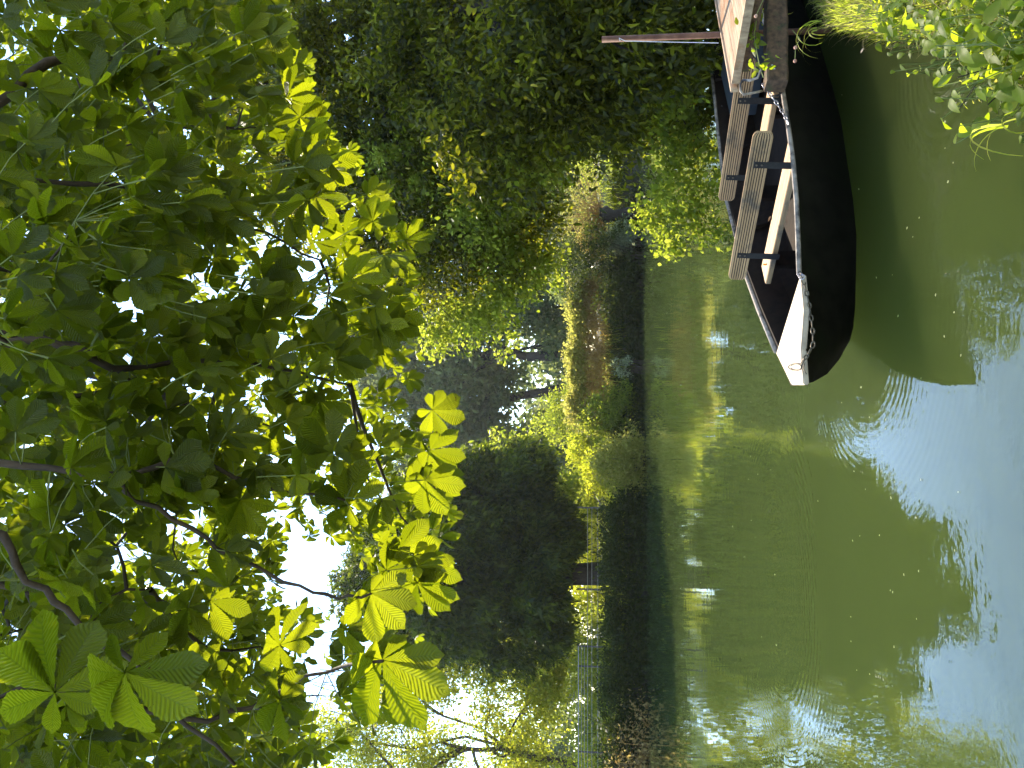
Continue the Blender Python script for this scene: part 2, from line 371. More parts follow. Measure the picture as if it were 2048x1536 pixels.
# dark round tree across the pond
tree('round_tree', 'dense dark round tree on a short trunk behind the dark hedge across the pond', 'tree', (-7.3, 30, .5),
     [(410, 790, 130), (310, 860, 110), (510, 870, 110), (400, 900, 150, -1.5), (300, 1010, 110), (510, 1020, 125), (400, 1060, 110, -1), (285, 1090, 62), (585, 1060, 55), (470, 1110, 66), (555, 960, 70)],
     30, 1250, 105, .25, .24, .085, 'yew_leaf', .5, 'dark_bark', droop=.75, six=False, shell=.5, top=upr(400, 850, 30), flat=.1, outw=.5, extra=lambda r_: tag(foliage('painted_sun_fringe', r_, *clusters([tuple(upr(u, v, yy)) + (px(q_, yy),) for u, v, q_, yy in
     [(605, 950, 34, 30.5), (628, 1010, 34, 30.5), (640, 1070, 34, 30.5), (590, 890, 34, 30.5), (560, 830, 34, 30.5), (215, 1000, 26, 30.5), (225, 1080, 26, 30.5), (560, 1130, 24, 30)]], 150, .2)[:2], 40, .26, .18, .08, M['fringe_leaf'], .5), 'crown edge foliage in a brighter yellow green standing in for sunlight'))  # sunlight on the crown's rim is put into a lighter leaf colour
# airy trees at the left
G1 = 'light green trees beyond the fence on the left'
tree('airy_tree', 'tall airy light green tree behind the fence, farthest left of the far bank', 'tree', (-17.5, 35, .6),
     [(60, 720, 90), (150, 830, 85), (20, 880, 78), (120, 980, 72), (30, 1060, 62), (-60, 800, 120), (150, 1080, 70), (60, 620, 70), (-80, 1000, 120)],
     35, 1050, 52, .36, .14, .075, 'airy_leaf', .22, group=G1, shell=.25)
tree('airy_tree', 'yellowish green tree between the farthest left tree and the dark round tree', 'tree', (-12.8, 36, .6),
     [(215, 900, 70), (245, 1000, 80), (200, 1080, 75), (270, 1100, 60), (180, 780, 50), (320, 1130, 45)], 36, 650, 46, .32, .15, .08, 'airy_leaf', .15, group=G1, shell=.25)
# hazy trees beyond the gap
G2 = 'hazy trees beyond the central gap'
tree('hazy_tree', 'grey green hazy tree with a straight dark trunk in the central gap', 'tree', (2.0, 60, .6),
     [(850, 800, 80), (890, 890, 80), (800, 920, 60), (920, 980, 70), (740, 900, 40), (930, 1080, 62), (985, 1100, 50), (850, 1110, 34), (860, 700, 70)], 60, 560, 50, .75, .42, .24, 'far_leaf', .5, 'dark_bark', group=G2, shell=.35, top=upr(825, 860, 60))
tree('hazy_tree', 'hazy tree with a leaning trunk, left of the straight trunked one', 'tree', (.3, 64, .6),
     [(740, 860, 60), (690, 930, 60), (770, 990, 60), (760, 760, 60), (650, 980, 60), (660, 860, 50)], 64, 480, 48, .8, .42, .24, 'far_leaf', .5, 'dark_bark', group=G2, shell=.35, top=upr(715, 880, 64))
tree('hazy_tree', 'broad dark hazy tree behind the bushes, right of the straight trunked one', 'tree', (12, 62, .6),
     [(1010, 850, 100), (1080, 960, 110), (990, 1020, 90), (1150, 850, 120), (1180, 1010, 110), (1260, 900, 120), (1060, 1120, 80)], 62, 620, 48, .95, .45, .25, 'far_leaf', .45, 'dark_bark', group=G2, shell=.35)
tree('hazy_tree', 'hazy tree showing between the dark round tree and the central gap', 'tree', (-8, 66, .6),
     [(620, 900, 70), (570, 1000, 70), (640, 1080, 70), (560, 900, 60), (600, 820, 60)], 66, 420, 44, .9, .45, .25, 'far_leaf', .4, 'dark_bark', group=G2, shell=.35)
# low wood far behind everything
bl = [(-75 + 7.5 * i + RG.normal() * 2, 88 + RG.normal() * 5, 3.5 + 1.5 * RG.random(), 6.5, 4, 5.5 + 2.5 * RG.random()) for i in range(24)]
cl, d, _, _ = clusters(bl, 2600, .2)
tag(foliage('distant_woods', None, cl, d, 22, .8, .8, .55, M['far_leaf'], .1), 'low hazy mass of distant woods behind the meadow', 'woods', kind='stuff')
for i, (u, v, r, Yy) in enumerate([(700, 1120, 58, 36), (640, 1170, 44, 34), (770, 1165, 40, 37)]):
    bush('shrub', ['rounded green shrub rising above the yellow topped hedge in the middle', 'low light green shrub at the left end of the yellow topped hedge', 'mid green shrub behind the yellow topped hedge below the leaning trunk'][i], 'shrub', [(u, v, r), (u + r * .6, v + r * .5, r * .7), (u - r * .6, v + r * .5, r * .7)], Yy, 150, 40, .20, .11, .06, 'airy_leaf' if i == 1 else 'fringe_leaf', 'shrubs on the far bank')
for i, (u, v, r, Yy, s) in enumerate([(60, 1190, 60, 28, 'fringe'), (160, 1180, 55, 30, 'airy'), (260, 1175, 55, 29, 'fringe'), (340, 1180, 45, 31, 'airy'), (450, 1160, 50, 31, 'airy'), (540, 1150, 55, 30, 'fringe'), (590, 1200, 40, 28, 'airy'), (-40, 1160, 80, 29, 'airy')]):
    bush('shrub', ['sunlit shrub behind the fence under the farthest left tree', 'loose pale shrub behind the fence between the two airy trees', 'bright green shrub behind the fence, left of the dark round tree', 'pale shrub just left of the short trunk of the dark round tree',
                   'pale green shrub just right of the short trunk of the dark round tree', 'bright shrub under the right skirt of the dark round tree', 'small pale shrub at the right end of the dark hedge', 'pale shrub at the very left edge behind the fence'][i],
         'shrub', [(u, v, r), (u + r * .7, v + r * .5, r * .7), (u - r * .7, v + r * .5, r * .7)], Yy + 3.4, 130, 34, .22, .12, .06, s + '_leaf', 'shrubs behind the fence')
# dark hedge overhanging the water on the left
def hedge(name, label, p0, p1, h, dep, ncl, per, crad, L, W, leaf, z0=.1, droop=.3):
    p0 = np.array(p0, float); p1 = np.array(p1, float); dv = p1 - p0; nv = unit(np.array([-dv[1], dv[0]]))
    t = RG.random(ncl); a = RG.random(ncl) * math.pi * 1.15 - .25
    hh = h * (1 + .035 * np.sin(t * 17) + .04 * np.sin(t * 41 + 1)) * np.clip(np.minimum(t, 1 - t) * 14, .3, 1) ** .5
    rr = .75 + .25 * RG.random(ncl)
    side = np.cos(a) * dep * rr; zz = z0 + (hh - z0) * np.clip(np.sin(a).clip(0, 1) * rr, 0, 1) ** .7
    low = RG.random(ncl) < .45; zz = np.where(low, z0 + (hh - z0) * RG.random(ncl) * .85, zz); side = np.where(low, -dep * (.7 + .3 * RG.random(ncl)), side)
    cl = np.stack([p0[0] + dv[0] * t + nv[0] * side, p0[1] + dv[1] * t + nv[1] * side, zz], 1)
    d = np.stack([nv[0] * side, nv[1] * side, zz * .3], 1); d = unit(d)
    mid = (p0 + p1) / 2; root = empty(name, (mid[0], mid[1], gz(*mid)), label, 'hedge')
    foliage('foliage', root, cl, d, per, crad, L, W, M[leaf], droop)
    return root
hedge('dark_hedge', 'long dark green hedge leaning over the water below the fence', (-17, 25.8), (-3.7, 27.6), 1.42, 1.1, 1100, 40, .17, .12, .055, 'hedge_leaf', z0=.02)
bush('hazel_bush', 'bushy clump with reddish bare twigs at the left end of the dark hedge', 'bush', [(30, 1270, 60), (90, 1285, 40), (-40, 1260, 70)], 25.2, 120, 22, .2, .10, .05, 'rusty_leaf', stems=60, mat_stem='twig')
# right half of the far bank
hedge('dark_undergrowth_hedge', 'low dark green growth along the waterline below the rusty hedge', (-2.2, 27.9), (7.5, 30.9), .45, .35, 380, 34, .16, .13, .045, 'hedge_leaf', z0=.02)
hedge('rusty_hedge', 'clipped hedge with hanging reddish brown growth across the pond', (-1.7, 28.9), (4.4, 30.9), 2.3, .35, 520, 34, .15, .13, .04, 'rusty_leaf', z0=.6)
hedge('yellow_creeper_hedge', 'band of yellow green creeper lying along the top of the rusty hedge', (-1.8, 29.1), (4.3, 31.1), 2.65, .6, 420, 36, .13, .11, .07, 'yellow_leaf', z0=2.1)
GB = 'bushes along the right half of the far bank'
for i, a in enumerate([([(705, 1205, 50), (720, 1240, 45)], 28.2, 'fringe_leaf', 'soft light green bush at the left end of the rusty hedge'),
                       ([(610, 1230, 45), (590, 1265, 35), (640, 1262, 34)], 26.6, 'yellow_leaf', 'yellowish bush at the waterline between dark hedge and rusty hedge'),
                       ([(1010, 1150, 60), (1030, 1210, 60), (1000, 1245, 40)], 29.0, 'hedge_leaf', 'tall dark bush right of the rusty hedge at the waterline'),
                       ([(940, 1240, 50), (975, 1235, 40)], 28.6, 'hedge_leaf', 'dark green bush under the right end of the rusty hedge'),
                       ([(1062, 1245, 18), (1052, 1228, 14)], 29.0, 'pale_leaf', 'grey green bush at the waterline left of the pollard'),
                       ([(1065, 1185, 26), (1040, 1195, 18)], 30.5, 'rusty_leaf', 'reddish brown bush behind the pollard'),
                       ([(940, 1165, 34), (970, 1130, 34)], 31.5, 'far_leaf', 'feathery grey bush behind the right end of the rusty hedge'),
                       ([(1200, 1190, 70), (1280, 1170, 80), (1360, 1200, 80)], 32, 'fringe_leaf', 'light green bush seen through the right hand branches')]):
    bush('waterside_bush', a[3], 'bush', a[0], a[1], 130 + 20 * len(a[0]), 38, .15, .11, .045, a[2], GB)
# pale flowering plant
bush('pale_plant', 'small pale grey leaved plant at the waterline below the rusty hedge', 'plant', [(806, 1232, 13), (790, 1247, 10), (815, 1255, 9)], 27.9, 40, 16, .07, .07, .035, 'pale_leaf', stems=12)
# pollard willow
pw = at(1255, 428, 30.0); root = empty('pollard_willow', (pw[0], pw[1], .2), 'pollarded willow with a knobbly head and fans of orange twigs at the far bank', 'tree')
rg = np.random.default_rng(11); mb = MB(); hd = np.array([pw[0], pw[1], 1.35])
mb.tube([(pw[0] + .1, pw[1], -.1), (pw[0], pw[1], .5), (pw[0] - .05, pw[1], .95), (pw[0], pw[1], 1.25), (pw[0] + .03, pw[1], 1.5)], [.30, .22, .22, .34, .2], 12)
mb.build('trunk', M['dark_bark'], root, smooth=True); mb = MB(); tips = []
for k in range(120):
    a = rg.random() * 6.28; e = rg.random() * 1.25 + .1; L = 1.2 + rg.random() * 1.3
    dd = np.array([math.cos(a) * math.cos(e), math.sin(a) * math.cos(e) * .7, math.sin(e)]); e1 = hd + dd * L; tips.append(e1)
    mb.tube(wob(hd + dd * .15, e1, 4, .04, rg), np.linspace(.016, .005, 5), 4, caps=False)
mb.build('twigs', M['twig'], root); tips = np.array(tips)
foliage('crown', root, np.concatenate([tips, tips * .6 + hd * .4]), rdirs(240), 14, .16, .10, .03, M['yellow_leaf'], .1)

# big dark tree on the right bank
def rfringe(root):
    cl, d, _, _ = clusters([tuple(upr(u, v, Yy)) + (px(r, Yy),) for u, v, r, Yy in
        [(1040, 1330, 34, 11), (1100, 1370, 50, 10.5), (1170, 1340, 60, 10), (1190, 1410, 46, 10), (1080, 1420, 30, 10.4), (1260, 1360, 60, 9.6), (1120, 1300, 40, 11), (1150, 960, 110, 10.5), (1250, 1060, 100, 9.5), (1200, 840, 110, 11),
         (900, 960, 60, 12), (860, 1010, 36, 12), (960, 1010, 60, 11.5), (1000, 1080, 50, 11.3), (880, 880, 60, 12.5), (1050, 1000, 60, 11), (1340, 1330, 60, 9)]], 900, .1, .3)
    o = foliage('painted_sun_fringe', root, cl, d, 26, .10, .062, .046, M['fringe_leaf'], .35, flat=.5)  # lit edge of the dark tree, sunlight painted as brighter leaf colour
    o['label'] = 'hanging leaves in a brighter yellow green that carries sunlight'
    mb = MB(); rg = np.random.default_rng(19)
    for k in range(70):
        j = rg.integers(len(cl)); s = cl[j] + np.array([.7 + rg.random() * .8, .2, .35 + rg.random() * .6]); mb.tube(wob(s, cl[j], 5, .06, rg, .05), np.linspace(.012, .004, 6), 4, caps=False)
    mb.build('hanging_twigs', M['dark_bark'], root)
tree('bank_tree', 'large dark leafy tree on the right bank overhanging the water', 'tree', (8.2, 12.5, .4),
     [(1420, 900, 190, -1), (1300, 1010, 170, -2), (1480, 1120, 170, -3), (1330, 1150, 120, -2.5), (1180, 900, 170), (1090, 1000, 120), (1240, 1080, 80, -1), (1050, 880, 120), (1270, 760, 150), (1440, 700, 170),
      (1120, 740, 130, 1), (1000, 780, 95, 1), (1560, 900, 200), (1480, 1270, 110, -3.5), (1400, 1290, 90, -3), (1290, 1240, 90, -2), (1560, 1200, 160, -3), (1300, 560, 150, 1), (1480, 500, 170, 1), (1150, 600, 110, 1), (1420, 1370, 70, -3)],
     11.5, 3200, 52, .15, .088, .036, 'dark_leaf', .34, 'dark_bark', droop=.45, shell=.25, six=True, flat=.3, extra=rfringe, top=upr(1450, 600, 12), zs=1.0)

bush('bank_bush', 'dark bush at the foot of the right bank, just beyond the stern of the punt', 'bush', [(1500, 1350, 90), (1420, 1345, 60, 1), (1560, 1290, 90), (1350, 1390, 55, .8), (1270, 1385, 40, 1.2)], 8.8, 520, 34, .12, .065, .032, 'dark_leaf')
bush('bank_bush', 'dark leafy bush behind the rust red pole on the right bank', 'bush', [(1400, 1280, 70), (1300, 1300, 46, 1), (1480, 1240, 80)], 11.2, 420, 34, .14, .07, .034, 'dark_leaf')
# ------------------------------------------------------------------ fence behind the dark hedge
root = empty('wire_fence', (-9.5, 29, .6), 'post and wire fence with thin rails standing behind the dark hedge', 'fence')
fp = [at(1157, y, 29) for y in (1015, 1178, 1292, 1332, 1503, 1600)]
for q in fp: MB().tube([(q[0], q[1], .3), (q[0], q[1], q[2] + .04)], .035, 8).build('post', M['post'], root)
for k, zz in enumerate((0, -.11, -.22, -.34, -.5, -.72)):
    r_ = .02 if k == 0 else .009
    MB().tube([(q[0], q[1] - .03, q[2] + zz) for q in fp[(2 if k in (0, 1, 2) else 0):]], r_, 6).build('rail' if k == 0 else 'wire', M['wire'], root)

# ------------------------------------------------------------------ boat
A = np.array([.755, .656, 0]); NN = np.array([-.656, .755, 0]); ZU = np.array([0, 0, 1.])
boat = empty('punt', (2.0, 6.4, 0), 'black flat bottomed wooden punt moored beside the landing stage', 'boat')
S1 = on(1612, 700, .455)
near = [(-.01, 4.99, .475), tuple(S1), tuple(on(1608, 640, .44)), tuple(on(1602, 545, .42)), (.97, 5.15, .415), (1.2, 5.205, .41), (1.47, 5.285, .41), (1.77, 5.42, .41), (2.06, 5.57, .41), (2.6, 5.95, .41), (3.2, 6.5, .41), (3.8, 7.15, .415), (4.3, 7.95, .42)]
far = [(-.01, 5.14, .475), tuple(on(1555, 703, .44)), tuple(on(1520, 620, .43)), tuple(on(1494, 550, .42)), (1.35, 7.3, .415), tuple(on(1455, 400, .41)), (2.35, 8.2, .41), (2.92, 8.5, .41), (3.3, 8.7, .41), (3.62, 8.86, .42)]
nb = [(.30, 5.47, 0), (.385, 5.40, 0), (.50, 5.37, 0), (.72, 5.35, 0), (.99, 5.34, 0), (1.25, 5.41, 0), (1.6, 5.555, 0), (1.87, 5.66, 0), (2.2, 5.87, 0), (2.7, 6.22, 0), (3.25, 6.72, 0), (3.75, 7.3, 0), (4.15, 7.95, 0)]
fb = [(.34, 5.56, 0), (.45, 5.72, 0), (.72, 6.2, 0), (1.02, 6.62, 0), (1.45, 7.1, 0), (1.9, 7.6, 0), (2.4, 8.0, 0), (2.9, 8.3, 0), (3.25, 8.5, 0), (3.55, 8.65, 0)]
top = [np.array(q, float) for q in near] + [np.array(q, float) for q in reversed(far)]
bot = [np.array(q, float) for q in nb] + [np.array(q, float) for q in reversed(fb)]
nS = len(top); cen = np.mean(top, 0)
rings_ = []
for k in (0, .25, .5, .75, 1, 1.25):
    row = []
    for i in range(nS):
        q = top[i] + (bot[i] - top[i]) * k; bul = math.sin(math.pi * min(k, 1)) * .035
        if i in (0, nS - 1): bul = math.sin(math.pi * min(k, 1)) * .10
        out = q - cen; out[2] = 0; out /= np.linalg.norm(out); q = q + out * bul; row.append(q)
    rings_.append(row)
def loft(mb, rows, closed=True):
    n = len(rows[0]); vs = [q for r in rows for q in r]; fs = []
    for i in range(len(rows) - 1):
        for k in range(n if closed else n - 1):
            fs.append((i * n + k, i * n + (k + 1) % n, (i + 1) * n + (k + 1) % n, (i + 1) * n + k))
    return mb.add(vs, fs)
def inset(row, dd, z=None):
    out = []
    n = len(row)
    for i in range(n):
        a = row[i] - row[i - 1]; b = row[(i + 1) % n] - row[i]
        def nn(e): e = np.array([-e[1], e[0], 0]); return e / (np.linalg.norm(e) + 1e-9)
        m_ = nn(a) + nn(b); m_ /= np.linalg.norm(m_) + 1e-9
        q = row[i] + m_ * dd
        if z is not None: q = np.array([q[0], q[1], z])
        out.append(q)
    return out
mb = MB(); loft(mb, rings_); n6 = len(mb.v); mb.f.append(tuple(range(n6 - nS, n6)))
hull = mb.build('hull', M['hull'], boat, smooth=True)
inn = inset(rings_[0], .045); inn2 = inset(rings_[2], .05); fl = inset(rings_[3], .07, .09)
mb = MB(); loft(mb, [rings_[0], inn]); loft(mb, [inn, inn2, fl]); mb.f.append(tuple(range(len(mb.v) - nS, len(mb.v))))
mb.build('inner_lining', M['hull_inside'], boat)
fl0 = len(near) - 1
def railing(pts, r, dz=.012, side=0.0):
    mb = MB(); mb.tube([np.array(q) + [0, 0, dz] + NN * side for q in pts], r, 8); return mb
railing(near[3:], .017).build('gunwale', M['rim'], boat, smooth=True)
railing(far[1:], .017).build('gunwale', M['rim'], boat, smooth=True)
railing(far[1:4], .012, -.02, .04).build('rubbing_strip', M['hull'], boat, smooth=True)
# interior ribs
for s in (.42, .6, .8):
    pass
for i in (4, 6, 8, 10):
    mb = MB(); P0_, P1_, P2_ = inn[i] + NN * .03, inn2[i] + NN * .03, fl[i] + NN * .02; ee = A * .025; inw = NN * .03
    mb.add([P0_ - ee, P0_ + ee, P1_ + ee, P1_ - ee, P2_ + ee, P2_ - ee, P0_ - ee + inw, P0_ + ee + inw, P1_ + ee + inw, P1_ - ee + inw, P2_ + ee + inw, P2_ - ee + inw],
           [(0, 1, 2, 3), (3, 2, 4, 5), (6, 9, 8, 7), (9, 11, 10, 8), (0, 3, 9, 6), (3, 5, 11, 9), (1, 7, 8, 2), (2, 8, 10, 4), (0, 6, 7, 1)]).build('frame_rib', M['hull_inside'], boat)
for i in (nS - 5, nS - 7, nS - 9):
    mb = MB(); P0_, P1_, P2_ = inn[i] - NN * .03, inn2[i] - NN * .03, fl[i] - NN * .02; ee = A * .025; inw = -NN * .035
    mb.add([P0_ - ee, P0_ + ee, P1_ + ee, P1_ - ee, P2_ + ee, P2_ - ee, P0_ - ee + inw, P0_ + ee + inw, P1_ + ee + inw, P1_ - ee + inw, P2_ + ee + inw, P2_ - ee + inw],
           [(0, 1, 2, 3), (3, 2, 4, 5), (6, 9, 8, 7), (9, 11, 10, 8), (0, 3, 9, 6), (3, 5, 11, 9), (1, 7, 8, 2), (2, 8, 10, 4), (0, 6, 7, 1)]).build('frame_rib', M['hull_inside'], boat)
# foredeck
dk = [on(1601, 548, .452), on(1608, 620, .468), S1 + [0, 0, .03], on(1607, 770, .50), on(1582, 770, .50), on(1552, 708, .475)]
vs = [q for q in dk] + [q - [0, 0, .035] for q in dk]; nd = len(dk)
MB().add(vs, [tuple(range(nd)), tuple(reversed(range(nd, 2 * nd)))] + [(k, (k + 1) % nd, nd + (k + 1) % nd, nd + k) for k in range(nd)]).build('foredeck', M['deck_wood'], boat, bevel=.007)
# thwarts with ribbed backrests
def ribbed(wd=.132, th=.028, nr=7):       # outline: front face carries the grooves, x across the plank, y thickness (+ = front)
    pr = []; g = .006
    for k in range(nr):
        a = -wd / 2 + .005 + (wd - .01) * k / nr; s_ = (wd - .01) / nr
        pr += [(a + s_ * .12, th / 2 - g), (a + s_ * .20, th / 2), (a + s_ * .80, th / 2), (a + s_ * .88, th / 2 - g)]
    pr = [(-wd / 2, th / 2 - .006)] + pr + [(wd / 2, th / 2 - .006), (wd / 2, -th / 2 + .006), (wd / 2 - .006, -th / 2), (-wd / 2 + .006, -th / 2), (-wd / 2, -th / 2 + .006)]
    return pr
endst = [(0, .72, 1), (.006, .84, 1), (.014, .93, 1), (.026, 1, 1), (.974, 1, 1), (.986, .93, 1), (.994, .84, 1), (1, .72, 1)]
def bench(P0, k0, k1, straps, name):
    P0 = np.array([P0[0], P0[1], 0.]); b = empty(name, tuple(P0 + NN * .4 + ZU * .37)); b.parent = boat; b.location = Vector(b.location) - boat.location
    c0 = P0 + NN * k0 + A * .02; c1 = P0 + NN * k1 + A * .02; back = unit(ZU * 1 + A * .10); front = np.cross(back, NN); front = front if front @ A < 0 else -front
    sh = ZU * .624
    bo = MB().prism(ribbed(), c0 + sh, c1 + sh, back, front, endst).build('backrest', M['plank'], b)
    bo.data.materials.append(M['plank_groove']); n_ = len(ribbed())
    for pi in range((len(endst) - 1) * n_):
        k_ = pi % n_
        if 0 < k_ <= 28 and k_ % 4 in (0, 1, 3) and k_ != 28: bo.data.polygons[pi].material_index = 1
    for k in straps:
        c = P0 + NN * k - A * .004
        mb = MB(); mb.box(c + ZU * .50, (NN, unit(ZU + A * .10), np.cross(NN, unit(ZU + A * .1))), (.026, .155, .003))
        s_ = mb.build('strap', M['strap'], b, bevel=.001)
        for q in (.60, .635):
            MB().tube([c + ZU * q + A * (q - .5) * .1 - A * .002, c + ZU * q + A * (q - .5) * .1 - A * .009], .007, 8).build('bolt', M['old_steel'], s_)
    cs = P0 + A * .125
    pf = [(-.11, -.02), (.11, -.02), (.11, .014), (.104, .02), (-.104, .02), (-.11, .014)]
    MB().prism(pf, cs + NN * -.02 + ZU * .375, cs + NN * 1.10 + ZU * .375, A, ZU).build('seat', M['plank'], b)
    for k in (0.02, .95):
        MB().box(cs + NN * (k + .16 * (k < .5)) + ZU * .21, (A, NN, ZU), (.09, .018, .14)).build('seat_support', M['hull_inside'], b, bevel=.002)
bench((1.5, 5.4), -.235, 1.045, (.008, .80), 'bench')
bench((2.16, 5.97), -.30, .93, (.02, .70), 'bench')
# stern box and deck
q0 = on(1445, 219, .41); q1 = on(1434, 105, .41)
sb = MB().box(np.array([3.42, 7.62, .265]), (A, NN, ZU), (.42, .66, .125)); sb.build('stern_locker', M['box'], boat, bevel=.006)
# small paddle rest / bilge pump
MB().box(on(1552, 548, .14), (A, NN, ZU), (.03, .09, .03)).build('bow_brace', M['box'], boat, bevel=.004)

# chains
def chain(name, label, pts, mat, pitch=.036, wl=.0040, parent=None):
    P = [np.array(q, float) for q in pts]; seg = [np.linalg.norm(P[i + 1] - P[i]) for i in range(len(P) - 1)]; tot = sum(seg); n = int(tot / pitch)
    def pos(s):
        for i, l in enumerate(seg):
            if s <= l or i == len(seg) - 1: return P[i] + (P[i + 1] - P[i]) * (s / l)
            s -= l
    mb = MB()
    for k in range(n):
        c = pos((k + .5) * pitch); dv = unit(pos(min(tot, (k + 1) * pitch)) - pos(k * pitch)); a = unit(np.cross(dv, [0, .3, 1])); b2 = np.cross(dv, a)
        s_ = unit(a if k % 2 else a * .35 + b2); s_ = unit(s_ + .12 * RG.normal(size=3)); s_ = unit(s_ - dv * (s_ @ dv)); hl = pitch * .44; hw = pitch * .24
        ring = [c + dv * hl * math.copysign(abs(math.cos(t_)) ** .7, math.cos(t_)) + s_ * hw * math.sin(t_) for t_ in np.linspace(0, 2 * math.pi, 15)]
        mb.tube(ring, wl, 6, caps=False)
    o = mb.build(name, mat, parent, smooth=True)
    return tag(o, label, 'chain')
bowpts = [on(1598, 543, .45), at(1603, 553, 5.0), at(1608, 568, 4.95), at(1614, 588, 4.91), at(1619, 612, 4.87), at(1623, 640, 4.83), at(1626, 665, 4.80), at(1626, 690, 4.78), at(1617, 708, 4.78), on(1606, 722, .50), on(1601, 733, .502)]
chain('bow_chain', 'rusty dark chain hanging along the near side of the bow', bowpts, M['old_steel'], pitch=.044, wl=.0046)
mb = MB(); lp = [on(1590 + 13 * math.cos(a_), 734 + 6.5 * math.sin(a_), .50) for a_ in np.linspace(0, 2 * math.pi, 18)]
mb.tube(lp, .005, 7, caps=False); mb.tube([on(1610, 725, .497), on(1606, 736, .497), on(1613, 748, .49)], .003, 5)
tag(mb.build('shackle', M['old_steel'], None, smooth=True), 'open steel shackle lying on the tip of the foredeck', 'shackle')
mb = MB()
for k in range(3): 
    c = on(1598 + k * 3, 548 + k * 3, .47); mb.tube([c + np.array([math.cos(a_) * .014, math.sin(a_) * .01 * (k - 1), math.sin(a_) * .014]) for a_ in np.linspace(0, 2 * math.pi, 12)], .0032, 5, caps=False)
tag(mb.build('chain_knot', M['steel'], None, smooth=True), 'bunched links where the bow chain meets the gunwale', 'chain links')
cp = [at(1525, 166, 5.22), at(1533, 180, 5.22), at(1547, 197, 5.23), at(1560, 215, 5.26), at(1571, 234, 5.33), on(1579, 252, .44)]
chain('mooring_chain', 'shiny steel chain running from the landing stage to the gunwale', cp, M['steel'], pitch=.036, wl=.0042)

# ------------------------------------------------------------------ landing stage
K0 = on(1463, 163, .80); dz = np.array([.813, .582, 0]); dn = np.array([.55, -.835, 0])
stage = empty('landing_stage', (2.9, 5.3, .3), 'weathered reddish wooden landing stage on the right bank above the punt', 'landing stage')
for k in range(5):
    a0 = K0 + dn * (.003 + .150 * k) ; pf = []
    wd = .144
    pf = [(0, -.018), (wd, -.018), (wd, .016)] + [(wd - .012 * j, .016 + (.003 if j % 2 else 0)) for j in range(1, 12)] + [(0, .016)]
    MB().prism(pf, a0 + dz * 0 + [0, 0, -.016], a0 + dz * 1.9 + [0, 0, -.016], dn, ZU).build('plank', M['dock_wood'], stage)
MB().prism([(0, -.05), (.03, -.05), (.03, .004), (0, .004)], K0 - dz * .033, K0 - dz * .033 + dn * .78, dz, ZU).build('edge_board', M['dock_wood'], stage, bevel=.002)
MB().prism([(0, -.042), (.022, -.042), (.022, .006), (0, .006)], K0 - dn * .026 - dz * .06, K0 - dn * .026 + dz * 1.9, -dn, ZU).build('edge_board', M['dock_wood'], stage, bevel=.002)
MB().box(K0 + dz * .10 + dn * .40 - ZU * .085, (dn, dz, ZU), (.37, .04, .045)).build('joist', M['beam_wood'], stage, bevel=.004)
MB().box(K0 + dz * 1.4 + dn * .40 - ZU * .085, (dn, dz, ZU), (.37, .04, .045)).build('joist', M['beam_wood'], stage, bevel=.004)
for q in (K0 + dz * 1.45 + dn * .15, K0 + dz * 1.45 + dn * .65, K0 + dz * .55 + dn * .62):
    MB().tube([(q[0], q[1], -.4), (q[0], q[1], q[2] - .04)], .05, 10).build('leg', M['beam_wood'], stage)
bm0 = at(1552, 172, 5.16); bm1 = at(1551, -40, 5.45)
dv = unit(bm1 - bm0); sd = unit(np.cross(dv, ZU))
L_ = np.linalg.norm(bm1 - bm0); hh = .066
prf = [(-.06, -hh), (.05, -hh), (.06, -hh + .012), (.06, hh - .01), (.05, hh), (-.06, hh)]
mb = MB(); st = []; rg = np.random.default_rng(4)
for k in range(14): st.append((k / 13, 1 + .03 * rg.normal(), 1 + .035 * rg.normal()))
mb.prism(prf, bm0, bm1, sd, np.cross(sd, dv), st)
beam = tag(mb.build('mooring_beam', M['beam_wood'], None), 'rough brown mooring beam with a scrap of white paint, lying in front of the stage', 'beam')
c = at(1545, 143, 5.0); q = at(1545, 143, 5.185 - .064)
mb = MB(); pts = [at(1545 + 9 * math.cos(a_) * (1 + .25 * math.sin(3 * a_)), 145 + 14 * math.sin(a_) * (1 + .2 * math.cos(4 * a_)), 5.128) for a_ in np.linspace(0, 2 * math.pi, 16)[:-1]]
mb.add(pts + [p_ + np.array([0, .012, 0]) for p_ in pts], [tuple(range(15))] + [(k, (k + 1) % 15, 15 + (k + 1) % 15, 15 + k) for k in range(15)])
mb.build('paint_scrap', M['paint_chip'], beam)
# pole
pt = at(1204, 79, 5.98); pb = at(1600, 63, 5.88)
tag(MB().tube([(pb[0] + .01, pb[1], -.5), (pb[0], pb[1], .3), (pt[0], pt[1], pt[2])], .023, 12).build('mooring_pole', M['rust'], None, smooth=True), 'rust red steel pole standing behind the landing stage', 'pole')
tag(MB().tube([at(1240, 82, 5.93), at(1238, 76, 5.93), at(1250, 82, 5.92), at(1330, 84, 5.9), at(1437, 86, 5.85)], .0028, 5).build('white_cord', M['cord'], None), 'thin pale cord tied round the rust red pole', 'cord')
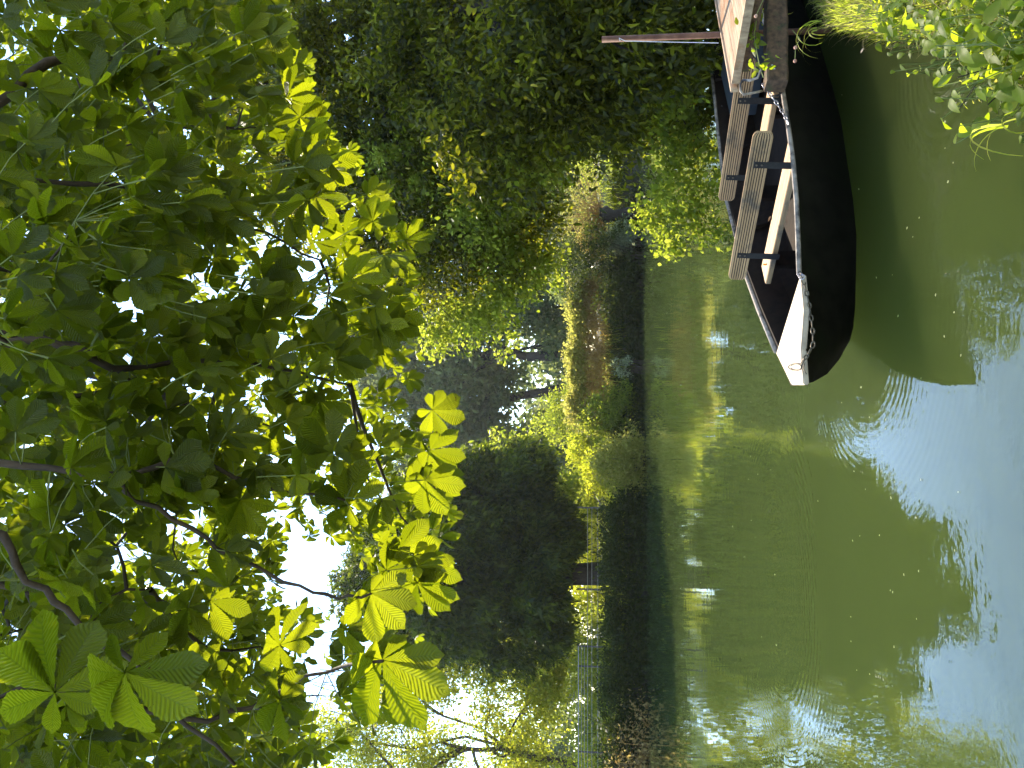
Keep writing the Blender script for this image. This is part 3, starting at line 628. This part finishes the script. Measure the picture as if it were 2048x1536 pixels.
# hooks on the gunwale
mb = MB(); mb.tube([at(1522, 140, 5.05), at(1515, 156, 5.05), at(1500, 161, 5.08), at(1486, 160, 5.12), at(1481, 168, 5.12), at(1481, 182, 5.12), at(1487, 189, 5.12), at(1505, 186, 5.12), at(1524, 182, 5.15)], .008, 8)
tag(mb.build('iron_hook', M['rim'], None, smooth=True), 'bent brown iron hook under the corner of the landing stage', 'hook')
mb = MB(); mb.tube([at(1562, 172, 5.3), at(1564, 184, 5.32), at(1556, 191, 5.35), at(1540, 193, 5.38)], .007, 8)
tag(mb.build('iron_loop', M['strap'], None, smooth=True), 'small dark iron loop inside the gunwale by the mooring beam', 'loop')

# ------------------------------------------------------------------ grass and plants on the near bank
def blades(name, pts, L, Wd, mat, lean, label=None, cat=None, parent=None, seg=4, hang=None, kind=None):
    n = len(pts); az = RG.random(n) * 2 * math.pi; bend = lean * (.5 + RG.random(n)); ln = L * (.5 + .9 * RG.random(n))
    D = np.stack([np.cos(az), np.sin(az), np.zeros(n)], 1)
    if hang is not None: D = unit(D * .7 + hang)
    S = unit(np.cross(D, [0, 0, 1])); rows = []; pos = pts.copy(); ang = RG.random(n) * .35
    for k in range(seg + 1):
        t_ = k / seg; w_ = Wd * (1 - t_ ** 1.7) * .5 + .0004
        rows.append(np.stack([pos - S * w_, pos + S * w_], 1))
        dirn = D * np.sin(ang)[:, None] + np.array([0, 0, 1]) * np.cos(ang)[:, None]; pos = pos + dirn * (ln / seg)[:, None]; ang = ang + bend / seg
    V = np.stack(rows, 1)                       # n, seg+1, 2, 3
    base = np.arange(n)[:, None, None] * (seg + 1) * 2 + np.arange(seg)[None, :, None] * 2
    f = (base + np.array([0, 1, 3, 2])[None, None, :]).reshape(-1, 4)
    o = np_mesh(name, V.reshape(-1, 3), 4, mat, parent, faces=f, tint=np.repeat(RG.random(n), (seg + 1) * 2))
    if label: tag(o, label, cat, kind=kind)
    return o
def bankpts(n, x0, x1, y0, y1, smin=-.05, smax=3, wfun=None):
    X = x0 + (x1 - x0) * RG.random(n * 4); Y = y0 + (y1 - y0) * RG.random(n * 4); s = sdf(X, Y)
    k = (s > smin) & (s < smax); X, Y = X[k][:n], Y[k][:n]; return np.stack([X, Y, ground_z(X, Y) - .01], 1)
wat = np.array([-.06, .02, 0])
blades('bank_grass', bankpts(26000, .4, 3.6, 2.0, 6.0, -.06, 1.6), .085, .0050, M['grass'], .8, 'bright sunlit grass covering the near bank', 'grass', kind='stuff', hang=wat)
blades('dry_grass', bankpts(3500, .4, 3.4, 2.0, 5.8, -.08, .8), .15, .003, M['dry_grass'], 1.9, 'pale dry grass stems mixed into the near bank', 'grass', kind='stuff', hang=wat)
blades('meadow_grass', np.concatenate([bankpts(9000, -16, 12, 20, 34, 0, 9)]), .7, .03, M['grass'], .7, 'long grass growing on the far bank', 'grass', kind='stuff', seg=2)
blades('waterside_reeds', bankpts(5000, -3.2, 8.5, 26.5, 31.8, -.1, .9), .8, .025, M['hedge_leaf'], 1.2, 'dark grasses leaning over the far waterline', 'grass', kind='stuff', seg=3)
# arching grass tufts
for i, (x, y, lb) in enumerate([(1640, 50, 'arching tuft of long grass blades hanging over the stern of the punt'), (2030, 240, 'long curved yellow green blades at the lower edge of the bank'), (1560, 5, 'small tuft of broad blades beside the mooring beam')]):
    c = on(x, y, .36); n = 9 if i != 1 else 5
    blades('grass_tuft', np.tile(c, (n, 1)) + RG.normal(size=(n, 3)) * .025, .30, .009, M['grass'], 3.0, lb, 'grass tuft', seg=9, hang=np.array([-1.0, -.1, 0]))
# broad leaved weeds
def broadleaf(nseg=6):
    t_ = np.linspace(0, 1, nseg + 1); w_ = np.sin(np.pi * t_ ** .75) ** .9 * .5; w_[0] = .03; w_[-1] = .004; return t_, w_
def leafsheet(hubs, D, Nn, L, Wr, droop, nseg=8, prof=None, serr=0, fold=.22, col=None):
    # curved leaf blades: returns V, faces, uv, tint; five points across
    n = len(hubs); D = unit(D); S = unit(np.cross(D, Nn)); Nn = np.cross(S, D); t_, w_ = prof if prof else broadleaf(nseg); K = len(t_)
    cross_ = np.array([-1, -.5, 0, .5, 1.]); V = np.zeros((n, K, 5, 3)); UV = np.zeros((n, K, 5, 2))
    for i in range(K):
        s_ = t_[i]; bend = droop * s_ ** 1.6
        c = hubs + D * (L * (s_ - .12 * (droop * s_) ** 2))[:, None] - Nn * (L * bend)[:, None] * .55
        for j, cx in enumerate(cross_):
            ww = w_[i] * Wr * L * (1 + (serr if (i % 2 and abs(cx) == 1) else 0))
            V[:, i, j] = c + S * (ww * cx)[:, None] + Nn * (ww * (abs(cx) * fold * (1.3 - abs(cx) * .6)))[:, None] + Nn * (L * .010 * math.sin(i * 2.1 + j))[:, None]
            UV[:, i, j] = (.5 + cx * .5, s_)
    base = (np.arange(n) * K * 5)[:, None, None] + (np.arange(K - 1) * 5)[None, :, None] + np.arange(4)[None, None, :]
    base = base.reshape(-1, 1); f = base + np.array([0, 1, 6, 5])[None, :]
    tint = np.repeat(col if col is not None else RG.random(n), K * 5)
    return V.reshape(-1, 3), f, UV.reshape(-1, 2), tint
def plant(name, label, x, y, z, n, L, Wr, sp, mat='weed', cat='plant'):
    c = on(x, y, z); root = empty(name, (c[0], c[1], gz(c[0], c[1])), label, cat); n = int(n * 3.4); hubs = c + RG.normal(size=(n, 3)) * sp * 1.25
    D = RG.normal(size=(n, 3)) * [1, 1, .25] + np.array([-.3, -.3, -.1]); Nn = RG.normal(size=(n, 3)) * .35 + [0, -.25, 1]
    V, f, uv, ti = leafsheet(hubs, D, Nn, .52 * L * (.5 + .8 * RG.random(n)), Wr * .85, .6 + .5 * RG.random(n)); np_mesh('leaves', V, 4, M[mat], root, faces=f, uv=uv, tint=ti, smooth=True)
    mb = MB(); rg = np.random.default_rng(2); b0 = np.array([c[0], c[1], gz(c[0], c[1])])
    for h in hubs: mb.tube(wob(b0 + rg.normal(size=3) * .02, h, 4, .06, rg), [.003, .003, .0025, .002, .002], 5, caps=False)
    mb.build('stem', M['weed_stem'], root); return root
M['weed_stem'] = plain('weed_stem', (.10, .13, .03), (.20, .22, .06), 20, .6, .1)
WD = [(1770, 15, .42, 7, .12, .7, .05, 'pale green broad leaved weed among the grass, nearest the stage'), (1800, 80, .36, 5, .09, .7, .04, 'low weed with a yellow green leaf at the grassy edge'),
      (1885, 60, .40, 9, .13, .8, .06, 'large leaved weed in the middle of the near bank'), (1935, 85, .38, 9, .12, .8, .06, 'bright broad leaved weed hanging over the edge, right of the large leaved one'),
      (1990, 30, .46, 10, .15, .7, .07, 'big glossy leaved weed in the bottom corner of the bank'), (2000, 130, .36, 10, .12, .7, .07, 'leafy weed leaning over the water near the bottom of the bank'),
      (2035, 200, .34, 9, .12, .7, .07, 'dark green leafy weed at the lowest visible edge'), (1860, 110, .30, 6, .09, .8, .05, 'small weed drooping to the water below the grass'), (2030, 90, .44, 9, .13, .8, .07, 'sunlit weed at the bottom right of the bank')]
n = 1500; gp = bankpts(n, .4, 2.2, 2.0, 3.75, -.06, .7); n = len(gp); gp[:, 2] += .02 + .20 * RG.random(n) ** 1.3
V, f, uv, ti = leafsheet(gp, RG.normal(size=(n, 3)) * [1, 1, .3] + [-.3, .2, -.1], RG.normal(size=(n, 3)) * .45 + [0, -.2, 1], .028 + .05 * RG.random(n) ** 2, .62, .4 + .5 * RG.random(n), nseg=5)
tag(np_mesh('ground_cover', V, 4, M['weed'], None, faces=f, uv=uv, tint=ti, smooth=True), 'mixed small leaved ground cover along the near bank', 'ground cover', kind='stuff')
for a in WD: plant('leafy_weed', a[7], *a[:7])
# creeper on the landing stage
cr = [(1512, 40), (1508, 70), (1505, 90), (1512, 110), (1502, 125), (1518, 140), (1522, 150)]
cpt = [at(x, y, 5.12) for x, y in [(1500, -10), (1515, 30), (1508, 70), (1514, 105), (1520, 135), (1527, 155)]]
root = empty('creeper', tuple(at(1512, 40, 5.12)), 'trailing green creeper hanging between the stage planks and the mooring beam', 'creeper')
MB().tube(cpt, .0035, 5).build('stem', M['weed_stem'], root)
n = 46; k = RG.integers(0, 5, n); tt = RG.random(n); hubs = np.array([cpt[a_] + (cpt[a_ + 1] - cpt[a_]) * b_ for a_, b_ in zip(k, tt)]) + RG.normal(size=(n, 3)) * [.035, .03, .045]
V, f, uv, ti = leafsheet(hubs, RG.normal(size=(n, 3)) * [1, .6, .6] + [-.3, 0, -.5], RG.normal(size=(n, 3)) * .5 + [-.4, -.5, .5], .03 + .045 * RG.random(n) ** 1.5, .55, .3 + .4 * RG.random(n))
np_mesh('leaves', V, 4, M['weed'], root, faces=f, uv=uv, tint=ti, smooth=True)
# budded stems
for i, (p_, lb) in enumerate([([(1585, 60), (1600, 78), (1591, 95), (1590, 122)], 'drooping flower stem with brown bud heads in front of the dark stern'), ([(1528, -4), (1520, 14), (1512, 32)], 'short stem with one round brown bud below the stage planks')]):
    P_ = [at(x, y, 4.7) for x, y in p_]; root = empty('budded_stem', tuple(P_[0]), lb, 'plant stem'); MB().tube(P_, .002, 5).build('stem', M['weed_stem'], root)
    for q in P_[1:][-2 if i == 0 else -1:]:
        bmh = bmesh.new(); bmesh.ops.create_icosphere(bmh, subdivisions=2, radius=.011, matrix=Matrix.Translation(Vector(q) - Vector(P_[0]))); me = bpy.data.meshes.new('bud'); bmh.to_mesh(me); bmh.free(); link('bud', me, M['bud'], root, True)
# thin branching twig over the water
tw = [[(2047, 90), (1990, 130), (1950, 145), (1915, 155)], [(1965, 140), (1945, 180), (1920, 215)], [(2047, 150), (2010, 180), (1985, 200), (1975, 210)]]
root = empty('bare_twig', tuple(at(2047, 90, 2.7)), 'thin dark branching twig with tiny yellow leaves over the water', 'twig'); mb = MB(); tips = []
for br in tw: mb.tube([at(x, y, 2.75) for x, y in br], .0022, 5)
mb.build('stem', M['dark_bark'], root); hubs = np.array([at(x, y, 2.75) for x, y in [(1912, 212), (1918, 218), (1945, 200), (1958, 202), (1975, 178), (1984, 215), (1925, 165), (1990, 160)]])
V, f, uv, ti = leafsheet(hubs, RG.normal(size=(8, 3)), RG.normal(size=(8, 3)) + [0, -1, 1], .016 + .008 * RG.random(8), .7, np.full(8, .3)); np_mesh('leaves', V, 4, M['yellow_leaf'], root, faces=f, uv=uv, tint=ti)

# fallen leaves in the boat
def fallen(name, label, c, L, mat, D=(-1, .2, .1), Nn=(0, -.2, 1)):
    V, f, uv, ti = leafsheet(np.array([c]), np.array([D], float), np.array([Nn], float), np.array([L]), .8, np.array([-.5])); return tag(np_mesh(name, V, 4, mat, None, faces=f, uv=uv, tint=ti, smooth=True), label, 'leaf')
fallen('fallen_leaf', 'curled brown leaf lying on the seat plank', on(1541, 432, .402), .045, M['brown_leaf'])
fallen('fallen_leaf', 'orange autumn leaf at the bow end of the near seat', on(1533, 528, .39), .045, M['orange_leaf'], (-.5, -.5, .6), (.3, -.8, .4))
# floating scraps
gfl = 'pale scraps floating on the pond'; src = None; rg = np.random.default_rng(21)
for k in range(110):
    if k < 60: x, y = rg.uniform(1330, 1560), rg.uniform(420, 1500)
    else: x, y = rg.uniform(1600, 1930), rg.uniform(180, 1400)
    c = on(x, y, .004)
    if sdf(np.array([c[0]]), np.array([c[1]]))[0] > -.1: continue
    if src is None:
        V, f, uv, ti = leafsheet(np.zeros((1, 3)), np.array([[1., 0, 0]]), np.array([[0, 0, 1.]]), np.array([1.]), .8, np.array([-.25]), nseg=4)
        src = np_mesh('floating_scrap', V, 4, M['pale_leaf'], None, faces=f, uv=uv, tint=ti * 0 + .8); o_ = src
        tag(src, 'tiny pale leaf scrap floating on the open water', 'leaf scrap', gfl)
    else:
        o_ = src.copy(); C.objects.link(o_)
    o_.location = c; o_.rotation_euler = (0, 0, rg.random() * 6.28); s_ = (.010 + .010 * rg.random()) * max(1, c[1] / 6) ** .6; o_.scale = (s_, s_, s_)
fallen('snail_shell', 'pale round shell caught at the grass edge above the water', on(1726, 96, .22), .03, M['snail'])

# ------------------------------------------------------------------ horse chestnut overhead
RG = np.random.default_rng(33)
BU = [-700, -100, 0, 90, 160, 216, 330, 430, 560, 650, 720, 900, 1050, 1130, 1200, 1300, 1400, 1536, 2300]
BV = [560, 640, 690, 800, 860, 860, 900, 920, 950, 930, 860, 860, 840, 830, 750, 690, 650, 600, 520]
def vlim(u): return np.interp(u, BU, BV)
hub_px = []
def addhub(u, v, d, L): hub_px.append((u, v, d, L))
for (x, y, d, L) in [(765, 1320, 2.3, .235), (742, 1187, 2.6, .185), (690, 1258, 3.0, .115), (250, 1345, 1.75, .20), (110, 1385, 1.8, .19), (600, 235, 3.4, .17), (865, 820, 3.4, .17), (775, 625, 3.5, .175),
                     (640, 335, 3.4, .17), (810, 480, 3.5, .14), (700, 1010, 2.9, .2), (800, 1100, 2.9, .17), (850, 960, 3.1, .18), (860, 900, 3.2, .17), (620, 690, 3.2, .18), (525, 640, 3.0, .19), (560, 1290, 2.6, .18), (560, 1400, 2.5, .18),
                     (420, 1200, 2.8, .17), (300, 560, 3.2, .19), (120, 60, 2.9, .17), (500, 70, 3.1, .17), (640, 800, 3.1, .19), (480, 1000, 2.9, .18), (330, 930, 2.9, .19), (835, 1165, 2.8, .16), (690, 470, 3.3, .17), (850, 1130, 2.9, .14)]:
    addhub(1536 - y, x, d, L)
n_try = 80000; cnt = 0; LIT = []; SD = np.array(sdir); BANK = [np.array(q) for q in ((2.2, 4.6, .4), (1.7, 3.9, .4), (1.35, 3.2, .4), (1.1, 2.7, .45), (1.5, 2.7, .5))]
for u_, v_, d_ in ((216, 765, 2.3), (406, 850, 2.9), (716, 865, 3.4), (1301, 600, 3.4), (636, 860, 3.2), (1066, 690, 3.3)):
    q = ray(v_, 1536 - u_); LIT.append(q / np.linalg.norm(q) * d_ * math.hypot(1, (u_ - 768) / F) - unit(q) * .1 + np.array([0, 0, H]))
cntb = 0
while cnt + cntb < 6000 and n_try:
    n_try -= 1
    el_v = RG.uniform(-1500, 900); u = RG.uniform(-450, 2000); d = 2.5 + 5.0 * RG.random() ** .85; L = .095 + .055 * RG.random()
    rad = L * 1.15 / d * F; lim = vlim(u) - rad * (.75 + .3 * RG.random())
    if el_v > lim: continue
    if el_v < -200 and RG.random() < .35: continue
    if 250 < u < 470 and 470 < el_v < 830 and math.hypot((u - 375) / 72, (el_v - 640) / 95) < 1: continue
    if 60 < u < 330 and 590 < el_v < 1000 and RG.random() < .6: continue
    if 1380 < u < 1560 and -40 < el_v < 170 and RG.random() < .7: continue
    if d > 5.2 and el_v > 560 and RG.random() < .5: continue
    bb = (1024 - el_v) / F; yy = math.cos(PITCH) - bb * math.sin(PITCH); zz = math.sin(PITCH) + bb * math.cos(PITCH)
    if yy > .1 and (zz / yy + 2 * H / (d * yy / math.hypot(yy, zz))) < .64: continue      # too low over the pond for this bough
    rr_ = np.array([(u - 768) / F, yy, zz]); hp_ = unit(rr_) * d * (math.hypot(1, (u - 768) / F) if el_v > 0 else 1.25) + [0, 0, H]; blk = False
    for q in LIT:
        e_ = hp_ - q; a_ = float(e_ @ SD)
        if a_ > .12 and np.linalg.norm(e_ - SD * a_) < .30: blk = True
    for q in BANK:
        e_ = hp_ - q; a_ = float(e_ @ SD)
        if np.linalg.norm(e_ - SD * a_) < .42: blk = True
    if blk: continue
    if el_v < -150 or u < -150 or u > 1690:
        if cntb > 1300: continue
        cntb += 1
    else: cnt += 1
    addhub(u, el_v, d, L)
for _ in range(5200):                    # the deeper boughs on the far side of the crown
    u = RG.uniform(-200, 1750); el_v = RG.uniform(-250, 800); d = RG.uniform(6.0, 8.8); L = .12 + .05 * RG.random()
    if el_v > vlim(u) - 120 or RG.random() < .74: continue
    if math.hypot((u - 375) / 120, (el_v - 640) / 150) < 1 or (u < 330 and el_v > 520): continue
    if 1330 < u < 1600 and el_v < 200: continue
    bb = (1024 - el_v) / F; yy = math.cos(PITCH) - bb * math.sin(PITCH); zz = math.sin(PITCH) + bb * math.cos(PITCH)
    if (zz / yy + 2 * H / (d * yy / math.hypot(yy, zz))) < .64: continue
    hp_ = unit(np.array([(u - 768) / F, yy, zz])) * d * (math.hypot(1, (u - 768) / F) if el_v > 0 else 1.25) + [0, 0, H]
    if any(np.linalg.norm((hp_ - q) - SD * float((hp_ - q) @ SD)) < .34 for q in LIT + BANK): continue
    addhub(u, el_v, d, L)
HP = []; HL = []
for u, v, d, L in hub_px:
    b = (1024 - v) / F; r = np.array([(u - 768) / F, math.cos(PITCH) - b * math.sin(PITCH), math.sin(PITCH) + b * math.cos(PITCH)])
    r = r / np.linalg.norm(r) * d * math.hypot(1, (u - 768) / F) if v > 0 else r / np.linalg.norm(r) * d * 1.25
    HP.append(r + [0, 0, H]); HL.append(L)
HP = np.array(HP); HL = np.array(HL); nH = len(HP)
troot = empty('horse_chestnut', (-2.2, -1.6, .3), 'horse chestnut with big palmate leaves hanging over the whole top of the view', 'tree')
# boughs: seen lines of the photograph, given depth
boughs = [[(-260, 90, 3.6), (0, 210, 3.6), (95, 125, 3.7), (200, 118, 3.8), (285, 152, 3.9), (330, 190, 3.9)], [(-260, 260, 4.2), (50, 305, 4.2), (200, 315, 4.3), (330, 260, 4.3), (430, 250, 4.2)],
          [(-260, 330, 3.4), (0, 362, 3.4), (220, 368, 3.4), (330, 395, 3.4), (430, 425, 3.4), (540, 465, 3.5), (640, 520, 3.5)], [(-260, 460, 3.8), (0, 535, 3.7), (100, 590, 3.7), (190, 650, 3.6), (290, 780, 3.6)],
          [(-260, 680, 3.2), (0, 690, 3.1), (80, 678, 3.1), (230, 735, 3.1), (400, 720, 3.2), (540, 735, 3.2), (700, 770, 3.3)], [(-260, 820, 3.9), (0, 805, 3.9), (190, 790, 3.9), (330, 780, 4), (450, 760, 4)],
          [(-260, 900, 3.0), (40, 930, 2.9), (230, 955, 2.8), (350, 925, 2.8), (430, 935, 2.8), (560, 985, 2.9), (690, 1000, 2.9)], [(230, 955, 2.8), (270, 1000, 2.8), (380, 1055, 2.8), (480, 1120, 2.8), (600, 1180, 2.7), (680, 1200, 2.7), (742, 1187, 2.62)],
          [(-260, 1000, 2.4), (0, 1080, 2.3), (60, 1160, 2.3), (130, 1230, 2.3), (240, 1310, 2.3), (330, 1420, 2.3), (470, 1530, 2.3)], [(-260, 1300, 3.1), (0, 1330, 3.0), (200, 1400, 3.0), (420, 1440, 3), (540, 1400, 3), (650, 1340, 2.8), (765, 1322, 2.35)],
          [(-260, 600, 3.2), (0, 665, 3.2), (150, 690, 3.2), (260, 760, 3.2)], [(-260, 1180, 3.5), (0, 1170, 3.5), (140, 1215, 3.4), (300, 1180, 3.4)]]
trk = np.array([-2.2, -1.6, 0.]); mb = MB(); bpts = []; rg = np.random.default_rng(8)
fork = np.array([-1.9, -1.0, 4.6])
mb.tube(wob((-2.2, -1.6, 0), fork, 6, .03, rg), np.linspace(.34, .24, 7), 14)
for bw in boughs:
    P_ = [at(x, y, 1.0) for x, y, d in bw]; P_ = [np.array([0, 0, H]) + unit(q - [0, 0, H]) * d for q, (x, y, d) in zip(P_, bw)]
    r0 = {90: .030, 680: .028, 820: .022}.get(bw[0][1], .016) if bw[0][0] < 0 else .009
    if bw[0][0] < 0:
        s_ = P_[0]; mid = (fork + s_) / 2 + np.array([0, 0, .9]); pre = [fork, (fork + mid) / 2 + [0, 0, .3], mid, (mid + s_) / 2 + [0, 0, .25]]
        mb.tube(pre + [s_], [.10, .07, .05, .038, r0], 8)
    fine = []
    for i in range(len(P_) - 1):
        for t_ in (0, .33, .66): fine.append(P_[i] + (P_[i + 1] - P_[i]) * t_ + rg.normal(size=3) * .008)
    fine.append(P_[-1]); rr = np.linspace(r0 * (.8 if bw[0][0] < 0 else 1), .0045, len(fine)) * (1 + .1 * rg.normal(size=len(fine)))
    mb.tube(fine, rr, 7); bpts += fine
bp = np.array(bpts); extra = []
for k in range(150):                     # side twigs into the leaf mass
    j = rg.integers(nH); dd = np.linalg.norm(bp - HP[j], axis=1); i = int(dd.argmin())
    if dd[i] > 2.6 or dd[i] < .15: continue
    P_ = wob(bp[i], HP[j] + [0, 0, .1], 6, .06, rg, .08); mb.tube(P_, np.linspace(.008 if dd[i] < 1 else .014, .003, 7), 5, caps=False); extra += P_
mb.build('trunk', M['bark'], troot, smooth=True)
bp2 = np.concatenate([bp, np.array(extra)])
# petioles and leaflets
mb = MB(); allh = []; allD = []; allN = []; allL = []; allT = []
for j in range(nH):
    h = HP[j]; dd = bp2 - h; dist = np.linalg.norm(dd, axis=1); i = int(dist.argmin()); tw_ = dd[i] / (dist[i] + 1e-6)
    pl = min(dist[i], .14 + .06 * RG.random()); st_ = h + unit(tw_ * .6 + np.array([0, .1, .8])) * pl if dist[i] > .25 else bp2[i]
    if h[2] < H + 8: mb.tube([st_, (st_ + h) / 2 + [0, 0, .012], h], [.0022, .0018, .0022], 4, caps=False)
    tow = unit(np.array([0, 0, H]) - h); prom = j < 28
    nrm = unit(np.array([0, 0, .75]) - tow * (.55 if not prom else 1.5) + RG.normal(size=3) * (.55 if not prom else .22))
    if not prom and RG.random() < .3: nrm = unit(np.array([0, 0, .6]) + RG.normal(size=3) * .6)
    out = -(st_ - h); out = out - nrm * (out @ nrm); out = unit(out + RG.normal(size=3) * .25 * (1 if not prom else .5)); out = unit(out - nrm * (out @ nrm)); sd_ = np.cross(nrm, out)
    nl = 7 if RG.random() < .55 or prom else 5
    angs = {7: [0, 42, -42, 88, -88, 138, -138], 5: [0, 46, -46, 98, -98]}[nl]; sz = {7: [1, .95, .95, .8, .8, .52, .52], 5: [1, .93, .93, .66, .66]}[nl]
    for a_, s_ in zip(angs, sz):
        a2 = R(a_ + RG.normal() * 7); dr = out * math.cos(a2) + sd_ * math.sin(a2) - nrm * (.28 + .2 * RG.random()); 
        allh.append(h); allD.append(dr); allN.append(nrm + RG.normal(size=3) * .18); allL.append(HL[j] * s_ * (.9 + .2 * RG.random())); allT.append(np.clip(.5 + .28 * RG.normal(), 0, 1))
mb.build('petioles', M['weed_stem'], troot)
allh, allD, allN, allL, allT = map(np.array, (allh, allD, allN, allL, allT))
def chest_prof(K, saw):
    t_ = np.linspace(0, 1, K); w_ = np.interp(t_, [0, .03, .12, .3, .5, .66, .76, .86, .93, .97, 1], [.02, .025, .09, .24, .38, .44, .43, .30, .13, .045, .003])
    return t_, w_
nearm = np.repeat(False, len(allL)); nearm = np.linalg.norm(allh - [0, 0, H], axis=1) < 4.2
for nm, mk, K, sr in (('crown', nearm, 23, .07), ('upper_crown', ~nearm, 10, 0)):
    V, f, uv, ti = leafsheet(allh[mk], allD[mk], allN[mk], allL[mk], .46, .35 + .5 * RG.random(mk.sum()), prof=chest_prof(K, sr), serr=sr, fold=.3, col=allT[mk])
    np_mesh(nm, V, 4, M['chestnut_leaf'], troot, faces=f, uv=uv, tint=ti, smooth=True)
print('hubs', nH, 'leaflets', len(allL))

# ------------------------------------------------------------------ air
m, t, o = newmat('haze'); v = N(t, 'ShaderNodeVolumePrincipled', Density=.00027, Anisotropy=.55); v.inputs['Color'].default_value = (.95, .97, 1, 1)
t.links.new(v.outputs[0], o.inputs['Volume'])
tag(MB().box((0, 60, 20), ((1, 0, 0), (0, 1, 0), (0, 0, 1)), (110, 80, 24)).build('haze', m), kind='stuff')
sc.cycles.volume_bounces = 0
